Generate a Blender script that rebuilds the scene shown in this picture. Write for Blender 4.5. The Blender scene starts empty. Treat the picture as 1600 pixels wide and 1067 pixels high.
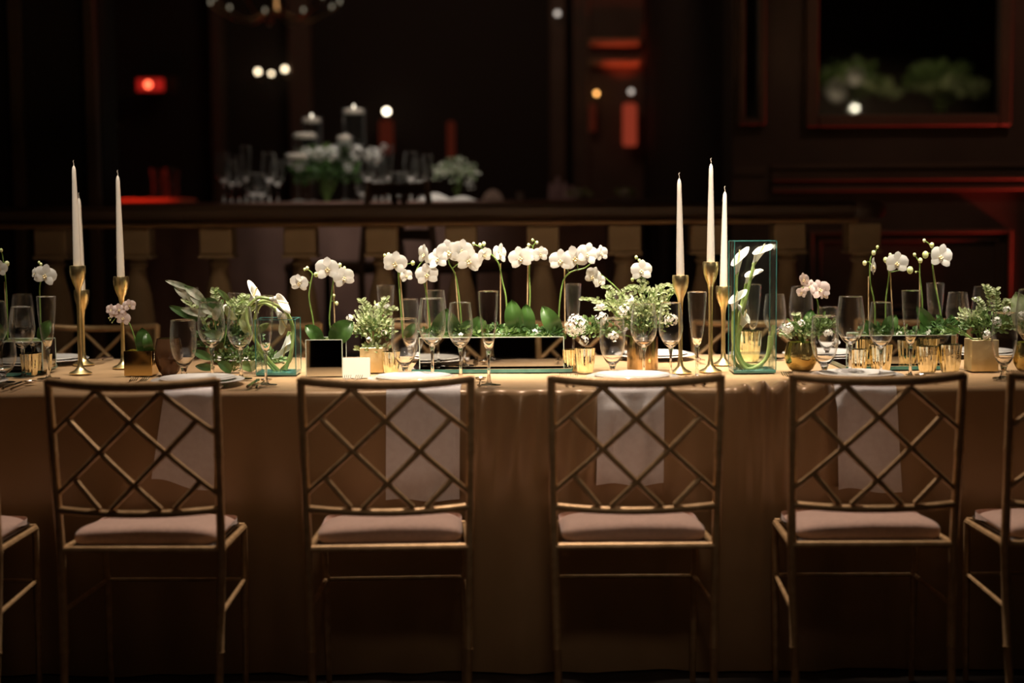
import bpy, math, random
from mathutils import Vector, Matrix, Euler
R = math.radians
random.seed(7)
sc = bpy.context.scene
C = sc.collection

# ------------------------------------------------------------------ camera
F = 2400.0; CZ = 1.225; PITCH = math.atan(193.5 / F); ROLL = R(0.42)
fwd = Vector((0, math.cos(PITCH), -math.sin(PITCH)))
up0 = Vector((0, math.sin(PITCH), math.cos(PITCH))); r0 = Vector((1, 0, 0))
cr = r0 * math.cos(ROLL) - up0 * math.sin(ROLL)
cu = r0 * math.sin(ROLL) + up0 * math.cos(ROLL)
cam = bpy.data.cameras.new('camera'); co = bpy.data.objects.new('camera', cam); C.objects.link(co)
m = Matrix((cr, cu, -fwd)).transposed().to_4x4(); m.translation = Vector((0, 0, CZ))
co.matrix_world = m
cam.sensor_width = 36; cam.lens = F / 1600 * 36
cam.dof.use_dof = True; cam.dof.focus_distance = 4.45; cam.dof.aperture_fstop = 1.25
cam.clip_end = 60
sc.camera = co
sc.view_settings.view_transform = 'Standard'; sc.view_settings.look = 'None'
sc.view_settings.gamma = 1; sc.view_settings.use_curve_mapping = False
sc.view_settings.exposure = 0.0
w = bpy.data.worlds.new('world'); sc.world = w; w.use_nodes = True
w.node_tree.nodes['Background'].inputs[0].default_value = (1.0, 0.72, 0.5, 1)
w.node_tree.nodes['Background'].inputs[1].default_value = 0.004

def lamp(name, kind, loc, energy, col, target=None, size=0.1, spot=None, blend=0.6):
    l = bpy.data.lights.new(name, kind); o = bpy.data.objects.new(name, l); C.objects.link(o)
    o.location = loc; l.energy = energy; l.color = col
    if kind == 'AREA': l.size = size
    else: l.shadow_soft_size = size
    if kind == 'SPOT': l.spot_size = R(spot); l.spot_blend = blend
    if target is not None:
        o.rotation_euler = (Vector(target) - Vector(loc)).to_track_quat('-Z', 'Y').to_euler()
    return o
WARM = (1.0, 0.80, 0.56); KEY = (1.0, .88, .72)
# pin spots over the table
for lx, e1, e2 in ((-1.65, 160, 180), (-1.0, 320, 360), (-.36, 860, 1500), (.34, 980, 1750), (1.0, 560, 950), (1.65, 380, 430)):
    lamp('pin_spot', 'SPOT', (lx * .97, 3.0, 4.2), e1, KEY, (lx, 4.86 - (.07 if abs(lx) < .5 else 0), .86), .07, 19, .75)
    lamp('pin_spot', 'SPOT', (lx, 4.4, 4.2), e2, KEY, (lx, 4.64, .8), .10, 21, .85)
lamp('wall_fill', 'SPOT', (2.3, 5.2, 3.9), 26, (1, .66, .5), (2.1, 7.2, 1.7), .1, 50, 1.0)  # added fill, no fixture: lifts the right wall
lamp('seat_spot', 'SPOT', (0.1, 4.9, 4.0), 380, (1, .80, .66), (0.0, 3.85, .5), .08, 62, .8)
lamp('chair_fill', 'AREA', (0.1, 3.1, 4.2), 3, (1, .64, .36), (0.1, 3.55, .6), .8)  # added overhead fill that brings out the chair rails
lamp('rail_spot', 'SPOT', (-0.5, 4.4, 3.9), 58, (1, .72, .46), (-0.6, 6.2, 1.1), .15, 46, 1.0)
lamp('front_fill_spot', 'SPOT', (0.1, 0.1, 3.3), 62, (1, .80, .64), (0.12, 4.0, 1.02), .2, 26, 1.0)  # added frontal fill concentrated on the napkins and middle chairs
lamp('front_fill', 'AREA', (0.2, 0.2, 3.2), 1.3, (1, .74, .56), (0.2, 3.6, .8), 1.8)  # added broad fill from the camera side for the chairs to reflect
lamp('back_table_spot', 'SPOT', (-0.6, 6.9, 3.5), 170, (1, .90, .78), (-0.72, 8.1, 1.4), .08, 42, .9)
lamp('alcove_glow', 'AREA', (-0.4, 9.2, 3.6), 8.0, (1, .6, .42), (-0.3, 12, 1.6), 1.2)
lamp('red_uplight', 'SPOT', (3.1, 7.10, .62), 110, (1, .07, .05), (2.7, 7.2, 1.7), .04, 120, .5)
lamp('red_sill_light', 'SPOT', (-2.6, 9.8, 2.2), 60, (1, .05, .02), (-2.6, 10.2, 1.3), .03, 60, .6)
lamp('red_capital_light', 'SPOT', (0.9, 11.55, 2.05), 9, (1, .1, .04), (0.86, 11.8, 2.55), .03, 60, .7)

def raydir(px, py): return fwd + cr * ((px - 800) / F) + cu * ((533.5 - py) / F)
def at(px, py, Y):
    d = raydir(px, py); t = Y / d.y; return Vector((t * d.x, Y, CZ + t * d.z))
TZ = 0.77
def T(px, py, z=TZ):
    d = raydir(px, py); t = (z - CZ) / d.z; return Vector((t * d.x, t * d.y, z))

# ------------------------------------------------------------------ materials
def new_mat(name):
    m = bpy.data.materials.new(name); m.use_nodes = True; nt = m.node_tree
    return m, nt, nt.nodes['Principled BSDF'], nt.nodes['Material Output']
def setp(p, **k):
    for a, v in k.items():
        p.inputs[a.replace('_', ' ')].default_value = v
def mat(name, col, rough=.5, metal=0, col2=None, scale=20, bump=0, bscale=60, stretch=(1, 1, 1), sub=0, sheen=0, trans=0, emit=None, es=0, spec=.5):
    m, nt, p, out = new_mat(name)
    c = (*col, 1)
    setp(p, Base_Color=c, Roughness=rough, Metallic=metal)
    p.inputs['Specular IOR Level'].default_value = spec
    if sheen: p.inputs['Sheen Weight'].default_value = sheen
    if sub:
        p.inputs['Subsurface Weight'].default_value = sub; p.inputs['Subsurface Radius'].default_value = (.01, .008, .006)
        p.inputs['Subsurface Scale'].default_value = .5
    tc = nt.nodes.new('ShaderNodeTexCoord'); mp = nt.nodes.new('ShaderNodeMapping')
    nt.links.new(tc.outputs['Object'], mp.inputs[0]); mp.inputs['Scale'].default_value = stretch
    if col2:
        n = nt.nodes.new('ShaderNodeTexNoise'); n.inputs['Scale'].default_value = scale; n.inputs['Detail'].default_value = 3
        nt.links.new(mp.outputs[0], n.inputs[0])
        r = nt.nodes.new('ShaderNodeValToRGB'); r.color_ramp.elements[0].color = c; r.color_ramp.elements[1].color = (*col2, 1)
        r.color_ramp.elements[0].position = .38; r.color_ramp.elements[1].position = .62
        nt.links.new(n.outputs[0], r.inputs[0]); nt.links.new(r.outputs[0], p.inputs['Base Color'])
    if bump:
        n = nt.nodes.new('ShaderNodeTexNoise'); n.inputs['Scale'].default_value = bscale
        nt.links.new(mp.outputs[0], n.inputs[0])
        b = nt.nodes.new('ShaderNodeBump'); b.inputs['Strength'].default_value = bump; b.inputs['Distance'].default_value = .002
        nt.links.new(n.outputs[0], b.inputs['Height']); nt.links.new(b.outputs[0], p.inputs['Normal'])
    if trans:
        t = nt.nodes.new('ShaderNodeBsdfTranslucent'); t.inputs[0].default_value = c
        mx = nt.nodes.new('ShaderNodeMixShader'); mx.inputs[0].default_value = trans
        if col2: nt.links.new(r.outputs[0], t.inputs[0])
        nt.links.new(p.outputs[0], mx.inputs[1]); nt.links.new(t.outputs[0], mx.inputs[2]); nt.links.new(mx.outputs[0], out.inputs[0])
    if emit:
        p.inputs['Emission Color'].default_value = (*emit, 1); p.inputs['Emission Strength'].default_value = es
    return m
def thin_glass(name, tint=(.97, .98, .97), base=.05, edge=.75, rough=.02, power=3.2, haze=.002, edge_shine=.02):
    m, nt, p, out = new_mat(name); nt.nodes.remove(p)
    lw = nt.nodes.new('ShaderNodeLayerWeight'); lw.inputs[0].default_value = .5
    pw = nt.nodes.new('ShaderNodeMath'); pw.operation = 'POWER'; pw.inputs[1].default_value = power
    ma = nt.nodes.new('ShaderNodeMath'); ma.operation = 'MULTIPLY_ADD'; ma.inputs[1].default_value = edge; ma.inputs[2].default_value = base
    tr = nt.nodes.new('ShaderNodeBsdfTransparent'); tr.inputs[0].default_value = (*tint, 1)
    gl = nt.nodes.new('ShaderNodeBsdfGlossy'); gl.inputs['Roughness'].default_value = rough
    mx = nt.nodes.new('ShaderNodeMixShader')
    nt.links.new(lw.outputs['Facing'], pw.inputs[0]); nt.links.new(pw.outputs[0], ma.inputs[0])
    nt.links.new(ma.outputs[0], mx.inputs[0]); nt.links.new(tr.outputs[0], mx.inputs[1]); nt.links.new(gl.outputs[0], mx.inputs[2])
    df = nt.nodes.new('ShaderNodeBsdfDiffuse'); df.inputs[0].default_value = (.9, .9, .88, 1)  # white diffuse film imitates light caught on the glass edges
    m3 = nt.nodes.new('ShaderNodeMath'); m3.operation = 'MULTIPLY_ADD'; m3.inputs[1].default_value = edge_shine; m3.inputs[2].default_value = haze
    m2 = nt.nodes.new('ShaderNodeMixShader'); nt.links.new(pw.outputs[0], m3.inputs[0]); nt.links.new(m3.outputs[0], m2.inputs[0])
    nt.links.new(mx.outputs[0], m2.inputs[1]); nt.links.new(df.outputs[0], m2.inputs[2])
    nt.links.new(m2.outputs[0], out.inputs[0]); return m
def solid_glass(name, col=(1, 1, 1), rough=0.0, ior=1.45):
    m, nt, p, out = new_mat(name)
    setp(p, Base_Color=(*col, 1), Roughness=rough, IOR=ior); p.inputs['Transmission Weight'].default_value = 1
    return m
def emis(name, col, s):
    m, nt, p, out = new_mat(name); nt.nodes.remove(p)
    e = nt.nodes.new('ShaderNodeEmission'); e.inputs[0].default_value = (*col, 1); e.inputs[1].default_value = s
    nt.links.new(e.outputs[0], out.inputs[0]); return m

M = dict(
    gold=mat('antique_gold_metal', (.70, .47, .24), .42, .45, col2=(.55, .35, .165), scale=35, bump=.15, bscale=90),
    brass=mat('brushed_brass', (.84, .68, .36), .3, 1, col2=(.74, .58, .28), scale=30, bump=.25, bscale=70),
    copper=mat('ribbed_gold_glaze', (.56, .42, .25), .22, 1, col2=(.32, .22, .11), scale=9, stretch=(6, 6, .3)),
    mercury=mat('gold_mercury_glass', (.95, .91, .70), .09, 1, col2=(.80, .73, .48), scale=60, bump=.3, bscale=80),
    goldleaf=mat('crinkled_gold_leaf', (.86, .70, .40), .38, .75, col2=(.66, .48, .22), scale=14, bump=.6, bscale=45),
    darkgold=mat('dark_gold_glass', (.62, .50, .20), .12, .9, col2=(.30, .20, .06), scale=7),
    smoke=mat('smoked_brown_glass', (.12, .06, .03), .08, .3, col2=(.05, .02, .01), scale=8),
    mirror=mat('mirror_glass', (.62, .62, .58), .03, 1),
    darkmirror=mat('dim_mirror_glass', (.55, .55, .52), .02, 1),
    teal=mat('green_glass_edge', (.03, .15, .13), .15, 0, col2=(.07, .24, .21), scale=18, spec=.8),
    paleedge=mat('pale_glass_edge', (.62, .70, .58), .2, .2),
    satin=mat('champagne_satin', (.42, .26, .125), .36, .12, col2=(.38, .23, .105), scale=5, bump=.12, bscale=260, sheen=.25),
    linen=mat('blush_linen', (.88, .82, .79), .85, 0, col2=(.84, .77, .74), scale=60, bump=.2, bscale=400),
    seat=mat('rose_beige_upholstery', (.62, .42, .33), .9, 0, col2=(.57, .38, .295), scale=80, bump=.3, bscale=500, sheen=.3),
    wax=mat('ivory_wax', (.68, .61, .53), .45, 0, sub=.15),
    wick=mat('pale_wick', (.7, .6, .5), .9),
    porcelain=mat('white_porcelain', (.64, .61, .57), .12, 0, col2=(.56, .53, .50), scale=14),
    silver=mat('polished_silver', (.82, .78, .74), .12, 1),
    paper=mat('cream_card', (.68, .65, .58), .8),
    ink=mat('faint_ink', (.35, .32, .28), .8),
    petal=mat('white_petal', (.80, .79, .75), .55, 0, col2=(.76, .74, .69), scale=40, trans=.25),
    pinkpetal=mat('blush_petal', (.84, .70, .68), .55, 0, col2=(.80, .66, .60), scale=60, trans=.25),
    lip=mat('yellow_flower_lip', (.72, .55, .22), .5, 0, col2=(.8, .7, .5), scale=200),
    bud=mat('pale_green_bud', (.52, .60, .22), .45, 0, col2=(.68, .70, .42), scale=90),
    stem=mat('green_stem', (.20, .32, .07), .45, 0, col2=(.14, .24, .05), scale=50),
    stake=mat('bamboo_stake', (.62, .44, .24), .6, 0, col2=(.50, .34, .17), scale=90),
    leaf=mat('glossy_green_leaf', (.028, .072, .012), .28, 0, col2=(.055, .11, .025), scale=14, trans=.12),
    leafpale=mat('pale_green_leaf', (.26, .33, .12), .5, 0, col2=(.46, .50, .30), scale=35, trans=.3),
    leafmid=mat('mid_green_leaf', (.08, .14, .035), .5, 0, col2=(.17, .25, .08), scale=30, trans=.25),
    leafdark=mat('dark_fern_leaf', (.03, .075, .015), .5, 0, col2=(.06, .13, .03), scale=30, trans=.15),
    variegated=mat('variegated_leaf', (.62, .62, .52), .45, 0, col2=(.12, .2, .07), scale=28, trans=.2),
    moss=mat('moss', (.06, .10, .02), .9, 0, col2=(.12, .15, .04), scale=50, bump=.8, bscale=60),
    callastem=mat('calla_stem', (.22, .33, .08), .35, 0, col2=(.40, .48, .18), scale=12, trans=.1),
    glass=thin_glass('clear_thin_glass', (.985, .985, .98), .035, .80, .03, 2.8, .0015, .16),
    pane=thin_glass('clear_pane_glass', (.95, .98, .965), .03, .5, .01, 4),
    crystal=solid_glass('clear_crystal'),
    water=thin_glass('still_water', (.93, .97, .95), .05, .4, .02, 3),
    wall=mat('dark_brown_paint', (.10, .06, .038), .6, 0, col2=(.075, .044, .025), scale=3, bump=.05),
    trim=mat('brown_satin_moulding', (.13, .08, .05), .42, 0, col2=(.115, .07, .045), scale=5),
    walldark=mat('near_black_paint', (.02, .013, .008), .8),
    stone=mat('tan_stone', (.30, .215, .125), .75, 0, col2=(.24, .165, .09), scale=6, bump=.3, bscale=20),
    rail=mat('dark_stained_wood', (.035, .018, .009), .55, 0, col2=(.05, .026, .012), scale=4, stretch=(.3, 4, 4)),
    railbead=mat('gilt_brown_bead', (.20, .11, .045), .5, .2),
    mauve=mat('mauve_drape', (.26, .145, .115), .8, 0, col2=(.22, .12, .095), scale=6, sheen=.3),
    floor=mat('dark_patterned_carpet', (.035, .02, .012), .95, 0, col2=(.02, .012, .008), scale=7, bump=.4, bscale=200),
    ceiling=mat('dark_ceiling', (.05, .035, .025), .8),
    redcloth=mat('rust_cloth', (.5, .2, .12), .8),
    whitecloth=mat('white_table_linen', (.62, .58, .54), .8),
    candle_glow=emis('candle_flame_glow', (1, .86, .66), 3),
    bulb_hot=emis('hot_bulb', (1, .84, .62), 8),
    bulb_warm=emis('warm_bulb', (1, .80, .52), 4.5),
    bulb_dim=emis('dim_bulb', (1, .86, .74), .9),
    bulb_cool=emis('cool_bulb', (.75, .8, 1), 1.2),
    bulb_orange=emis('orange_bulb', (1, .45, .12), 6),
    red_hot=emis('red_lamp', (1, .09, .03), 14),
    red_mid=emis('red_column_glow', (1, .13, .06), .22),
    red_low=emis('dim_red_column_glow', (1, .15, .07), .04),
    white_hot=emis('white_hot_lamp', (1, .9, .7), 14),
)

# ------------------------------------------------------------------ mesh builder
class MB:
    def __init__(s): s.v = []; s.f = []; s.mi = []; s.cur = 0
    def add(s, vs, fs):
        n = len(s.v); s.v += [tuple(p) for p in vs]
        for f in fs: s.f.append(tuple(i + n for i in f)); s.mi.append(s.cur)
        return s
    def box(s, c, d, bev=0):
        x, y, z = c; a, b, h = d[0] / 2, d[1] / 2, d[2] / 2
        if bev <= 0:
            vs = [(x + i * a, y + j * b, z + k * h) for i in (-1, 1) for j in (-1, 1) for k in (-1, 1)]
            return s.add(vs, [(0, 1, 3, 2), (4, 6, 7, 5), (0, 4, 5, 1), (2, 3, 7, 6), (0, 2, 6, 4), (1, 5, 7, 3)])
        rings = [(-h, bev), (-h + bev, 0), (h - bev, 0), (h, bev)]
        vs = []
        for zz, ins in rings:
            A, B = a - ins, b - ins; e = bev * .7
            for (px, py) in ((-A + e, -B), (A - e, -B), (A, -B + e), (A, B - e), (A - e, B), (-A + e, B), (-A, B - e), (-A, -B + e)):
                vs.append((x + px, y + py, z + zz))
        fs = [(k * 8 + i, k * 8 + (i + 1) % 8, k * 8 + 8 + (i + 1) % 8, k * 8 + 8 + i) for k in range(3) for i in range(8)]
        fs += [tuple(range(7, -1, -1)), tuple(range(24, 32))]
        return s.add(vs, fs)
    def tube(s, pts, r, n=8, closed=False):
        pts = [Vector(p) for p in pts]; N = len(pts)
        if not hasattr(r, '__len__'): r = [r] * N
        vs = []; prev = None
        for i, p in enumerate(pts):
            t = (pts[min(i + 1, N - 1)] - pts[max(i - 1, 0)]).normalized()
            if prev is None:
                a = Vector((0, 0, 1)) if abs(t.z) < .9 else Vector((1, 0, 0)); u = t.cross(a).normalized()
            else: u = (prev - t * prev.dot(t)).normalized()
            prev = u; v = t.cross(u)
            for k in range(n):
                q = 2 * math.pi * k / n; vs.append(p + (u * math.cos(q) + v * math.sin(q)) * r[i])
        fs = [(i * n + k, i * n + (k + 1) % n, (i + 1) * n + (k + 1) % n, (i + 1) * n + k) for i in range(N - 1) for k in range(n)]
        fs += [tuple(range(n - 1, -1, -1)), tuple(range((N - 1) * n, N * n))]
        return s.add(vs, fs)
    def lathe(s, prof, n=24, c=(0, 0, 0), flute=0, nf=12, fz=None):
        vs = []; N = len(prof)
        for j, (r, z) in enumerate(prof):
            for k in range(n):
                q = 2 * math.pi * k / n
                a = flute * (fz(z) if fz else 1)
                rr = max(r, 1e-5) * (1 + a * math.cos(nf * q)); vs.append((c[0] + rr * math.cos(q), c[1] + rr * math.sin(q), c[2] + z))
        fs = [(j * n + k, j * n + (k + 1) % n, (j + 1) * n + (k + 1) % n, (j + 1) * n + k) for j in range(N - 1) for k in range(n)]
        return s.add(vs, fs)
    def ball(s, c, r, n=8, sz=1.0):
        pr = [(r * math.sin(math.pi * i / n), -r * sz * math.cos(math.pi * i / n)) for i in range(n + 1)]
        return s.lathe(pr, max(8, n + 2), c)
    def grid(s, fn, nu, nv):
        vs = [fn(i / nu, j / nv) for j in range(nv + 1) for i in range(nu + 1)]
        fs = [(j * (nu + 1) + i, j * (nu + 1) + i + 1, (j + 1) * (nu + 1) + i + 1, (j + 1) * (nu + 1) + i) for j in range(nv) for i in range(nu)]
        return s.add(vs, fs)
    def build(s, name, mt, parent=None, smooth=True, loc=None, kind=None):
        me = bpy.data.meshes.new(name); me.from_pydata(s.v, [], s.f)
        mts = mt if isinstance(mt, (list, tuple)) else [mt]
        for q in mts: me.materials.append(q)
        if len(mts) > 1: me.polygons.foreach_set('material_index', s.mi)
        me.update()
        if smooth:
            me.polygons.foreach_set('use_smooth', [True] * len(me.polygons))
            try: me.set_sharp_from_angle(angle=R(38))
            except Exception: pass
        o = bpy.data.objects.new(name, me); C.objects.link(o)
        if parent: o.parent = parent
        if loc is not None: o.location = loc
        if kind: o['kind'] = kind
        return o
def tag(o, label, cat, group=None, kind=None):
    o['label'] = label; o['category'] = cat
    if group: o['group'] = group
    if kind: o['kind'] = kind
    return o
def thing(name, label, cat, loc=(0, 0, 0), group=None, rz=0):
    o = bpy.data.objects.new(name, None); C.objects.link(o); o.location = loc; o.rotation_euler.z = rz
    o.empty_display_size = .05
    return tag(o, label, cat, group)
def dup(root, loc, label, rz=None, scale=None):
    r = root.copy(); C.objects.link(r); r.location = loc; r['label'] = label
    if rz is not None: r.rotation_euler.z = rz
    if scale is not None: r.scale = scale
    for ch in list(root.children):
        c = ch.copy(); C.objects.link(c); c.parent = r
        for g in list(ch.children):
            d = g.copy(); C.objects.link(d); d.parent = c
    return r
def struct(name, mb, mt, smooth=False):
    o = mb.build(name, mt, None, smooth); o['kind'] = 'structure'; return o
def bez(pts, n=6):
    """Catmull-Rom through points"""
    P = [Vector(p) for p in pts]
    if len(P) < 3: return P
    out = []
    for i in range(len(P) - 1):
        a = P[max(i - 1, 0)]; b = P[i]; c = P[i + 1]; d = P[min(i + 2, len(P) - 1)]
        for k in range(n):
            t = k / n
            out.append(.5 * ((2 * b) + (c - a) * t + (2 * a - 5 * b + 4 * c - d) * t * t + (3 * b - 3 * c + d - a) * t ** 3))
    out.append(P[-1]); return out

# ------------------------------------------------------------------ setting
DZ = 0.55           # height of the raised level behind the balustrade
struct('floor', MB().box((0, 6, -.05), (14, 22, .1)), M['floor'])
struct('ceiling', MB().box((0, 6, 4.35), (14, 22, .1)), M['ceiling'])
struct('dais_floor', MB().box((0, 10.95, DZ / 2), (13.8, 10.0, DZ)), M['floor'])
WX = 1.035
# right wall (front face Y = 7.2) and the receding wall beside it
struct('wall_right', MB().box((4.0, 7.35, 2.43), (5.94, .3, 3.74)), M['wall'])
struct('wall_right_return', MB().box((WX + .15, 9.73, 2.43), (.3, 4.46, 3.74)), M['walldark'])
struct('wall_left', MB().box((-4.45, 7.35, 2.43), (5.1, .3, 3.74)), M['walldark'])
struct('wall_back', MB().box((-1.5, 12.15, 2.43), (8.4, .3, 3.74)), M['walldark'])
struct('wall_far_left', MB().box((-6.9, 5.0, 2.15), (.1, 19.8, 4.3)), M['wall'])
struct('wall_far_right', MB().box((6.9, 5.0, 2.15), (.1, 19.8, 4.3)), M['wall'])
struct('wall_behind_camera', MB().box((0, -4.85, 2.15), (13.6, .1, 4.3)), M['wall'])
# left wall: shallow pilaster strips
for x in (-2.28, -2.62, -3.0):
    tag(struct('trim_1', MB().box((x, 7.17, 2.4), (.055, .06, 3.6), .01), M['trim']), 'narrow upright strip on the dark left wall', 'trim', 'upright wall strips')
struct('trim_2', MB().box((-1.93, 7.16, 2.42), (.05, .08, 3.7), .01), M['trim'])
# right wall mouldings: chair rail made of stepped bands
x0 = at(1203, 300, 7.2).x
def band(name, z0, z1, d, xa=x0, xb=5.5):
    b = MB(); b.box(((xa + xb) / 2, 7.2 - d / 2, (z0 + z1) / 2), (xb - xa, d, z1 - z0), min(.006, d / 3)); return struct(name, b, M['trim'])
zb = lambda py: at(1400, py, 7.2).z
band('trim_3', zb(264), zb(255), .035)
band('trim_4', zb(276), zb(264.3), .018)
band('trim_5', zb(283), zb(276.3), .05)
band('trim_6', zb(290), zb(283.3), .022)
band('trim_7', zb(299), zb(290.3), .042)
# small return band on the wall's left strip
b = MB(); b.box(((WX + x0) / 2 - .01, 7.19, (zb(270) + zb(258)) / 2), (x0 - WX - .03, .02, zb(258) - zb(270))); struct('trim_8', b, M['trim'])
# lower panel with a raised frame
def panel(name, xa, xb, za, zb_, wd, d, n0):
    for i, (c, s) in enumerate((((xa + wd / 2, (za + zb_) / 2), (wd, zb_ - za)), ((xb - wd / 2, (za + zb_) / 2), (wd, zb_ - za)),
                   (((xa + xb) / 2, za + wd / 2), (xb - xa - 2 * wd, wd)), (((xa + xb) / 2, zb_ - wd / 2), (xb - xa - 2 * wd, wd)))):
        bb = MB(); bb.box((c[0], 7.2 - d / 2, c[1]), (s[0], d, s[1]), .006); struct(f'{name}_{n0 + i}', bb, M['trim'])
pxa, pxb = at(1262, 420, 7.2).x, at(1578, 420, 7.2).x
panel('trim', pxa, pxb, .75, zb(359), .02, .035, 9)
panel('trim', pxa + .05, pxb - .06, .79, zb(374), .012, .02, 13)
panel('trim', pxb + .22, pxb + 1.3, .75, zb(359), .02, .035, 17)

def wall_mirror(label, xa, xb, za, zc, wd, glassmat, rimd=.05):
    t = thing('wall_mirror', label, 'mirror', ((xa + xb) / 2, 7.2, za), 'framed wall mirrors')
    W = xb - xa; H = zc - za
    for (cx, cz, sx, sz) in ((-W / 2 + wd / 2, H / 2, wd, H), (W / 2 - wd / 2, H / 2, wd, H), (0, wd / 2, W - 2 * wd, wd), (0, H - wd / 2, W - 2 * wd, wd)):
        b = MB(); b.box((cx, -rimd / 2, cz), (sx, rimd, sz), .008); b.build('frame_bar', M['trim'], t, False)
    b = MB(); b.box((0, -.008, H / 2), (W - 2 * wd + .004, .012, H - 2 * wd + .004)); b.build('mirror_glass', glassmat, t, False)
    return t
wall_mirror('large dark framed mirror on the right wall reflecting flowers', at(1257, 100, 7.2).x, at(1577, 100, 7.2).x, at(1400, 199, 7.2).z, 3.5, .058, M['darkmirror'])
wall_mirror('narrow dark framed mirror at the left end of the panelled wall', at(1151, 100, 7.2).x, at(1195, 100, 7.2).x, at(1165, 197, 7.2).z, 3.5, .036, M['darkmirror'])

# ------------------------------------------------------------------ balustrade
BY = 6.1
xe = at(1375, 320, BY).x
t = thing('balustrade', 'long dark-railed balustrade with tan stone balusters behind the table', 'balustrade', (0, BY, DZ))
zr1 = at(600, 319, BY).z - DZ; zr0 = at(600, 346, BY).z - DZ; zbd = at(600, 354, BY).z - DZ
xl = -4.2
b = MB(); b.box(((xl + xe - .06) / 2, 0, (zr0 + zr1) / 2), (xe - .06 - xl, .19, zr1 - zr0), .02)
b.lathe([(0, zr0), (.09, zr0), (.1, zr0 + .02), (.1, zr1 - .02), (.085, zr1), (0, zr1)], 20, (xe - .08, 0, 0))
b.build('handrail', M['rail'], t)
MB().box(((xl + xe - .1) / 2, 0, (zr0 + zbd) / 2), (xe - .1 - xl, .15, zr0 - zbd), .005).build('rail_bead', M['railbead'], t)
MB().box(((xl + xe - .1) / 2, 0, .04), (xe - .1 - xl, .16, .08), .01).build('base_rail', M['stone'], t)
b1 = None
blocks = [at(p, 375, BY).x for p in (-165, -42, 85, 213, 341, 471, 598, 721, 848, 975, 1102, 1230, 1346)]
H0 = .08; ztop = zbd; zblk = at(600, 396, BY).z - DZ
bh = zblk - H0
prof = [(.036, H0), (.036, H0 + .05), (.05, H0 + .06), (.062, H0 + .12), (.066, H0 + .2), (.055, H0 + .3), (.04, bh + H0 - .1), (.033, bh + H0 - .05), (.045, bh + H0 - .035), (.033, bh + H0 - .02), (.05, bh + H0)]
for i, x in enumerate(blocks):
    if i == 0:
        bs = MB().lathe(prof, 20).build('baluster', M['stone'], t, loc=(x, 0, 0)); bm_ = bs.data
        bk = MB().box((0, 0, (zblk + ztop) / 2), (.125, .125, ztop - zblk), .006)
        bk.box((0, 0, zblk - .006), (.135, .135, .012)); bk = bk.build('cap_block', M['stone'], bs, False); bkd = bk.data
        pl = MB().box((0, 0, H0 + .001 + .0), (.12, .12, .002)).build('foot_block', M['stone'], bs, False); pld = pl.data
    else:
        bs = bpy.data.objects.new('baluster', bm_); C.objects.link(bs); bs.parent = t; bs.location = (x, 0, 0)
        for nm, d in (('cap_block', bkd), ('foot_block', pld)):
            k = bpy.data.objects.new(nm, d); C.objects.link(k); k.parent = bs

# ------------------------------------------------------------------ dining table and cloth
TY0, TY1, TXH = 4.08, 5.06, 2.35
t = thing('dining_table', 'long banquet table hidden under the gold cloth', 'table', (0, (TY0 + TY1) / 2, 0))
MB().box((0, 0, TZ - .024), (2 * TXH - .03, TY1 - TY0 - .03, .03), .004).build('tabletop', M['rail'], t, False)
for sx in (-1, 0, 1):
    for sy in (-1, 1):
        MB().box((sx * (TXH - .2), sy * .38, (TZ - .039) / 2), (.05, .05, TZ - .039)).build('leg', M['rail'], t, False)
gx0, gx1 = at(1165, 610, TY0).x, at(1306, 610, TY0).x
mx0 = at(735, 610, TY0).x; mx1 = at(860, 610, TY0).x
def fold(x, d):
    a = .010 * math.sin(11 * x + .6) + .008 * math.sin(23 * x + 1.7 + .6 * math.sin(3 * x)) + .004 * math.sin(41 * x)
    a = (a + .016)
    v = a * min(1, d / .5) ** .8 * 1.0
    if mx0 - .1 < x < mx1 + .4:                        # pulled creases in the middle
        e = min(1, (x - mx0 + .1) / .1, (mx1 + .4 - x) / .2)
        v += e * .016 * math.exp(-((d - .12) / .14) ** 2) * (1 + math.sin(62 * x + 6 * d))
    if gx0 - .05 < x < gx1 + .05:                      # gathered bunch
        e = min(1, (x - gx0 + .05) / .08, (gx1 + .05 - x) / .08)
        v += e * .020 * math.exp(-d / .16) * (1 + math.sin(95 * x + 2 * math.sin(20 * x)))
    return v
def topz(x, y):
    s = .0012 * math.sin(14 * x + 9 * y) * math.sin(17 * y - 5 * x)
    if gx0 - .05 < x < gx1 + .05:
        e = min(1, (x - gx0 + .05) / .08, (gx1 + .05 - x) / .08)
        s += e * .011 * math.exp(-max(0, y - TY0) / .05) * (1 + math.sin(95 * x + 2 * math.sin(20 * x)))
    return s
def clothpt(u, s):
    """u along x 0..1; s = distance along the section from the far hem"""
    x = -TXH + 2 * TXH * u; r = .016; D = TY1 - TY0; L = TZ - .012
    if s < L:
        return (x, TY1 + .004 + .006 * (1 + math.sin(15 * x)) * (L - s) / L, s + .012)
    s -= L
    if s < D:
        return (x, TY1 - s, TZ - .001 + topz(x, TY1 - s) * min(1, s / .1))
    s -= D; q = r * math.pi / 2
    if s < q:
        a = s / r; return (x, TY0 - r * math.sin(a) - fold(x, s), TZ - r + r * math.cos(a) - .001 + topz(x, TY0) * math.cos(a))
    d = s - q
    return (x, TY0 - r - fold(x, d + q), TZ - r - d)
L_ = TZ - .012; D_ = TY1 - TY0; q_ = .016 * math.pi / 2; dr = TZ - .016 - .006
ss = [L_ * i / 4 for i in range(4)] + [L_ + D_ * i / 40 for i in range(40)] + [L_ + D_ + q_ * i / 4 for i in range(4)] + [L_ + D_ + q_ + dr * (i / 40) for i in range(41)]
b = MB(); NU = 760
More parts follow.
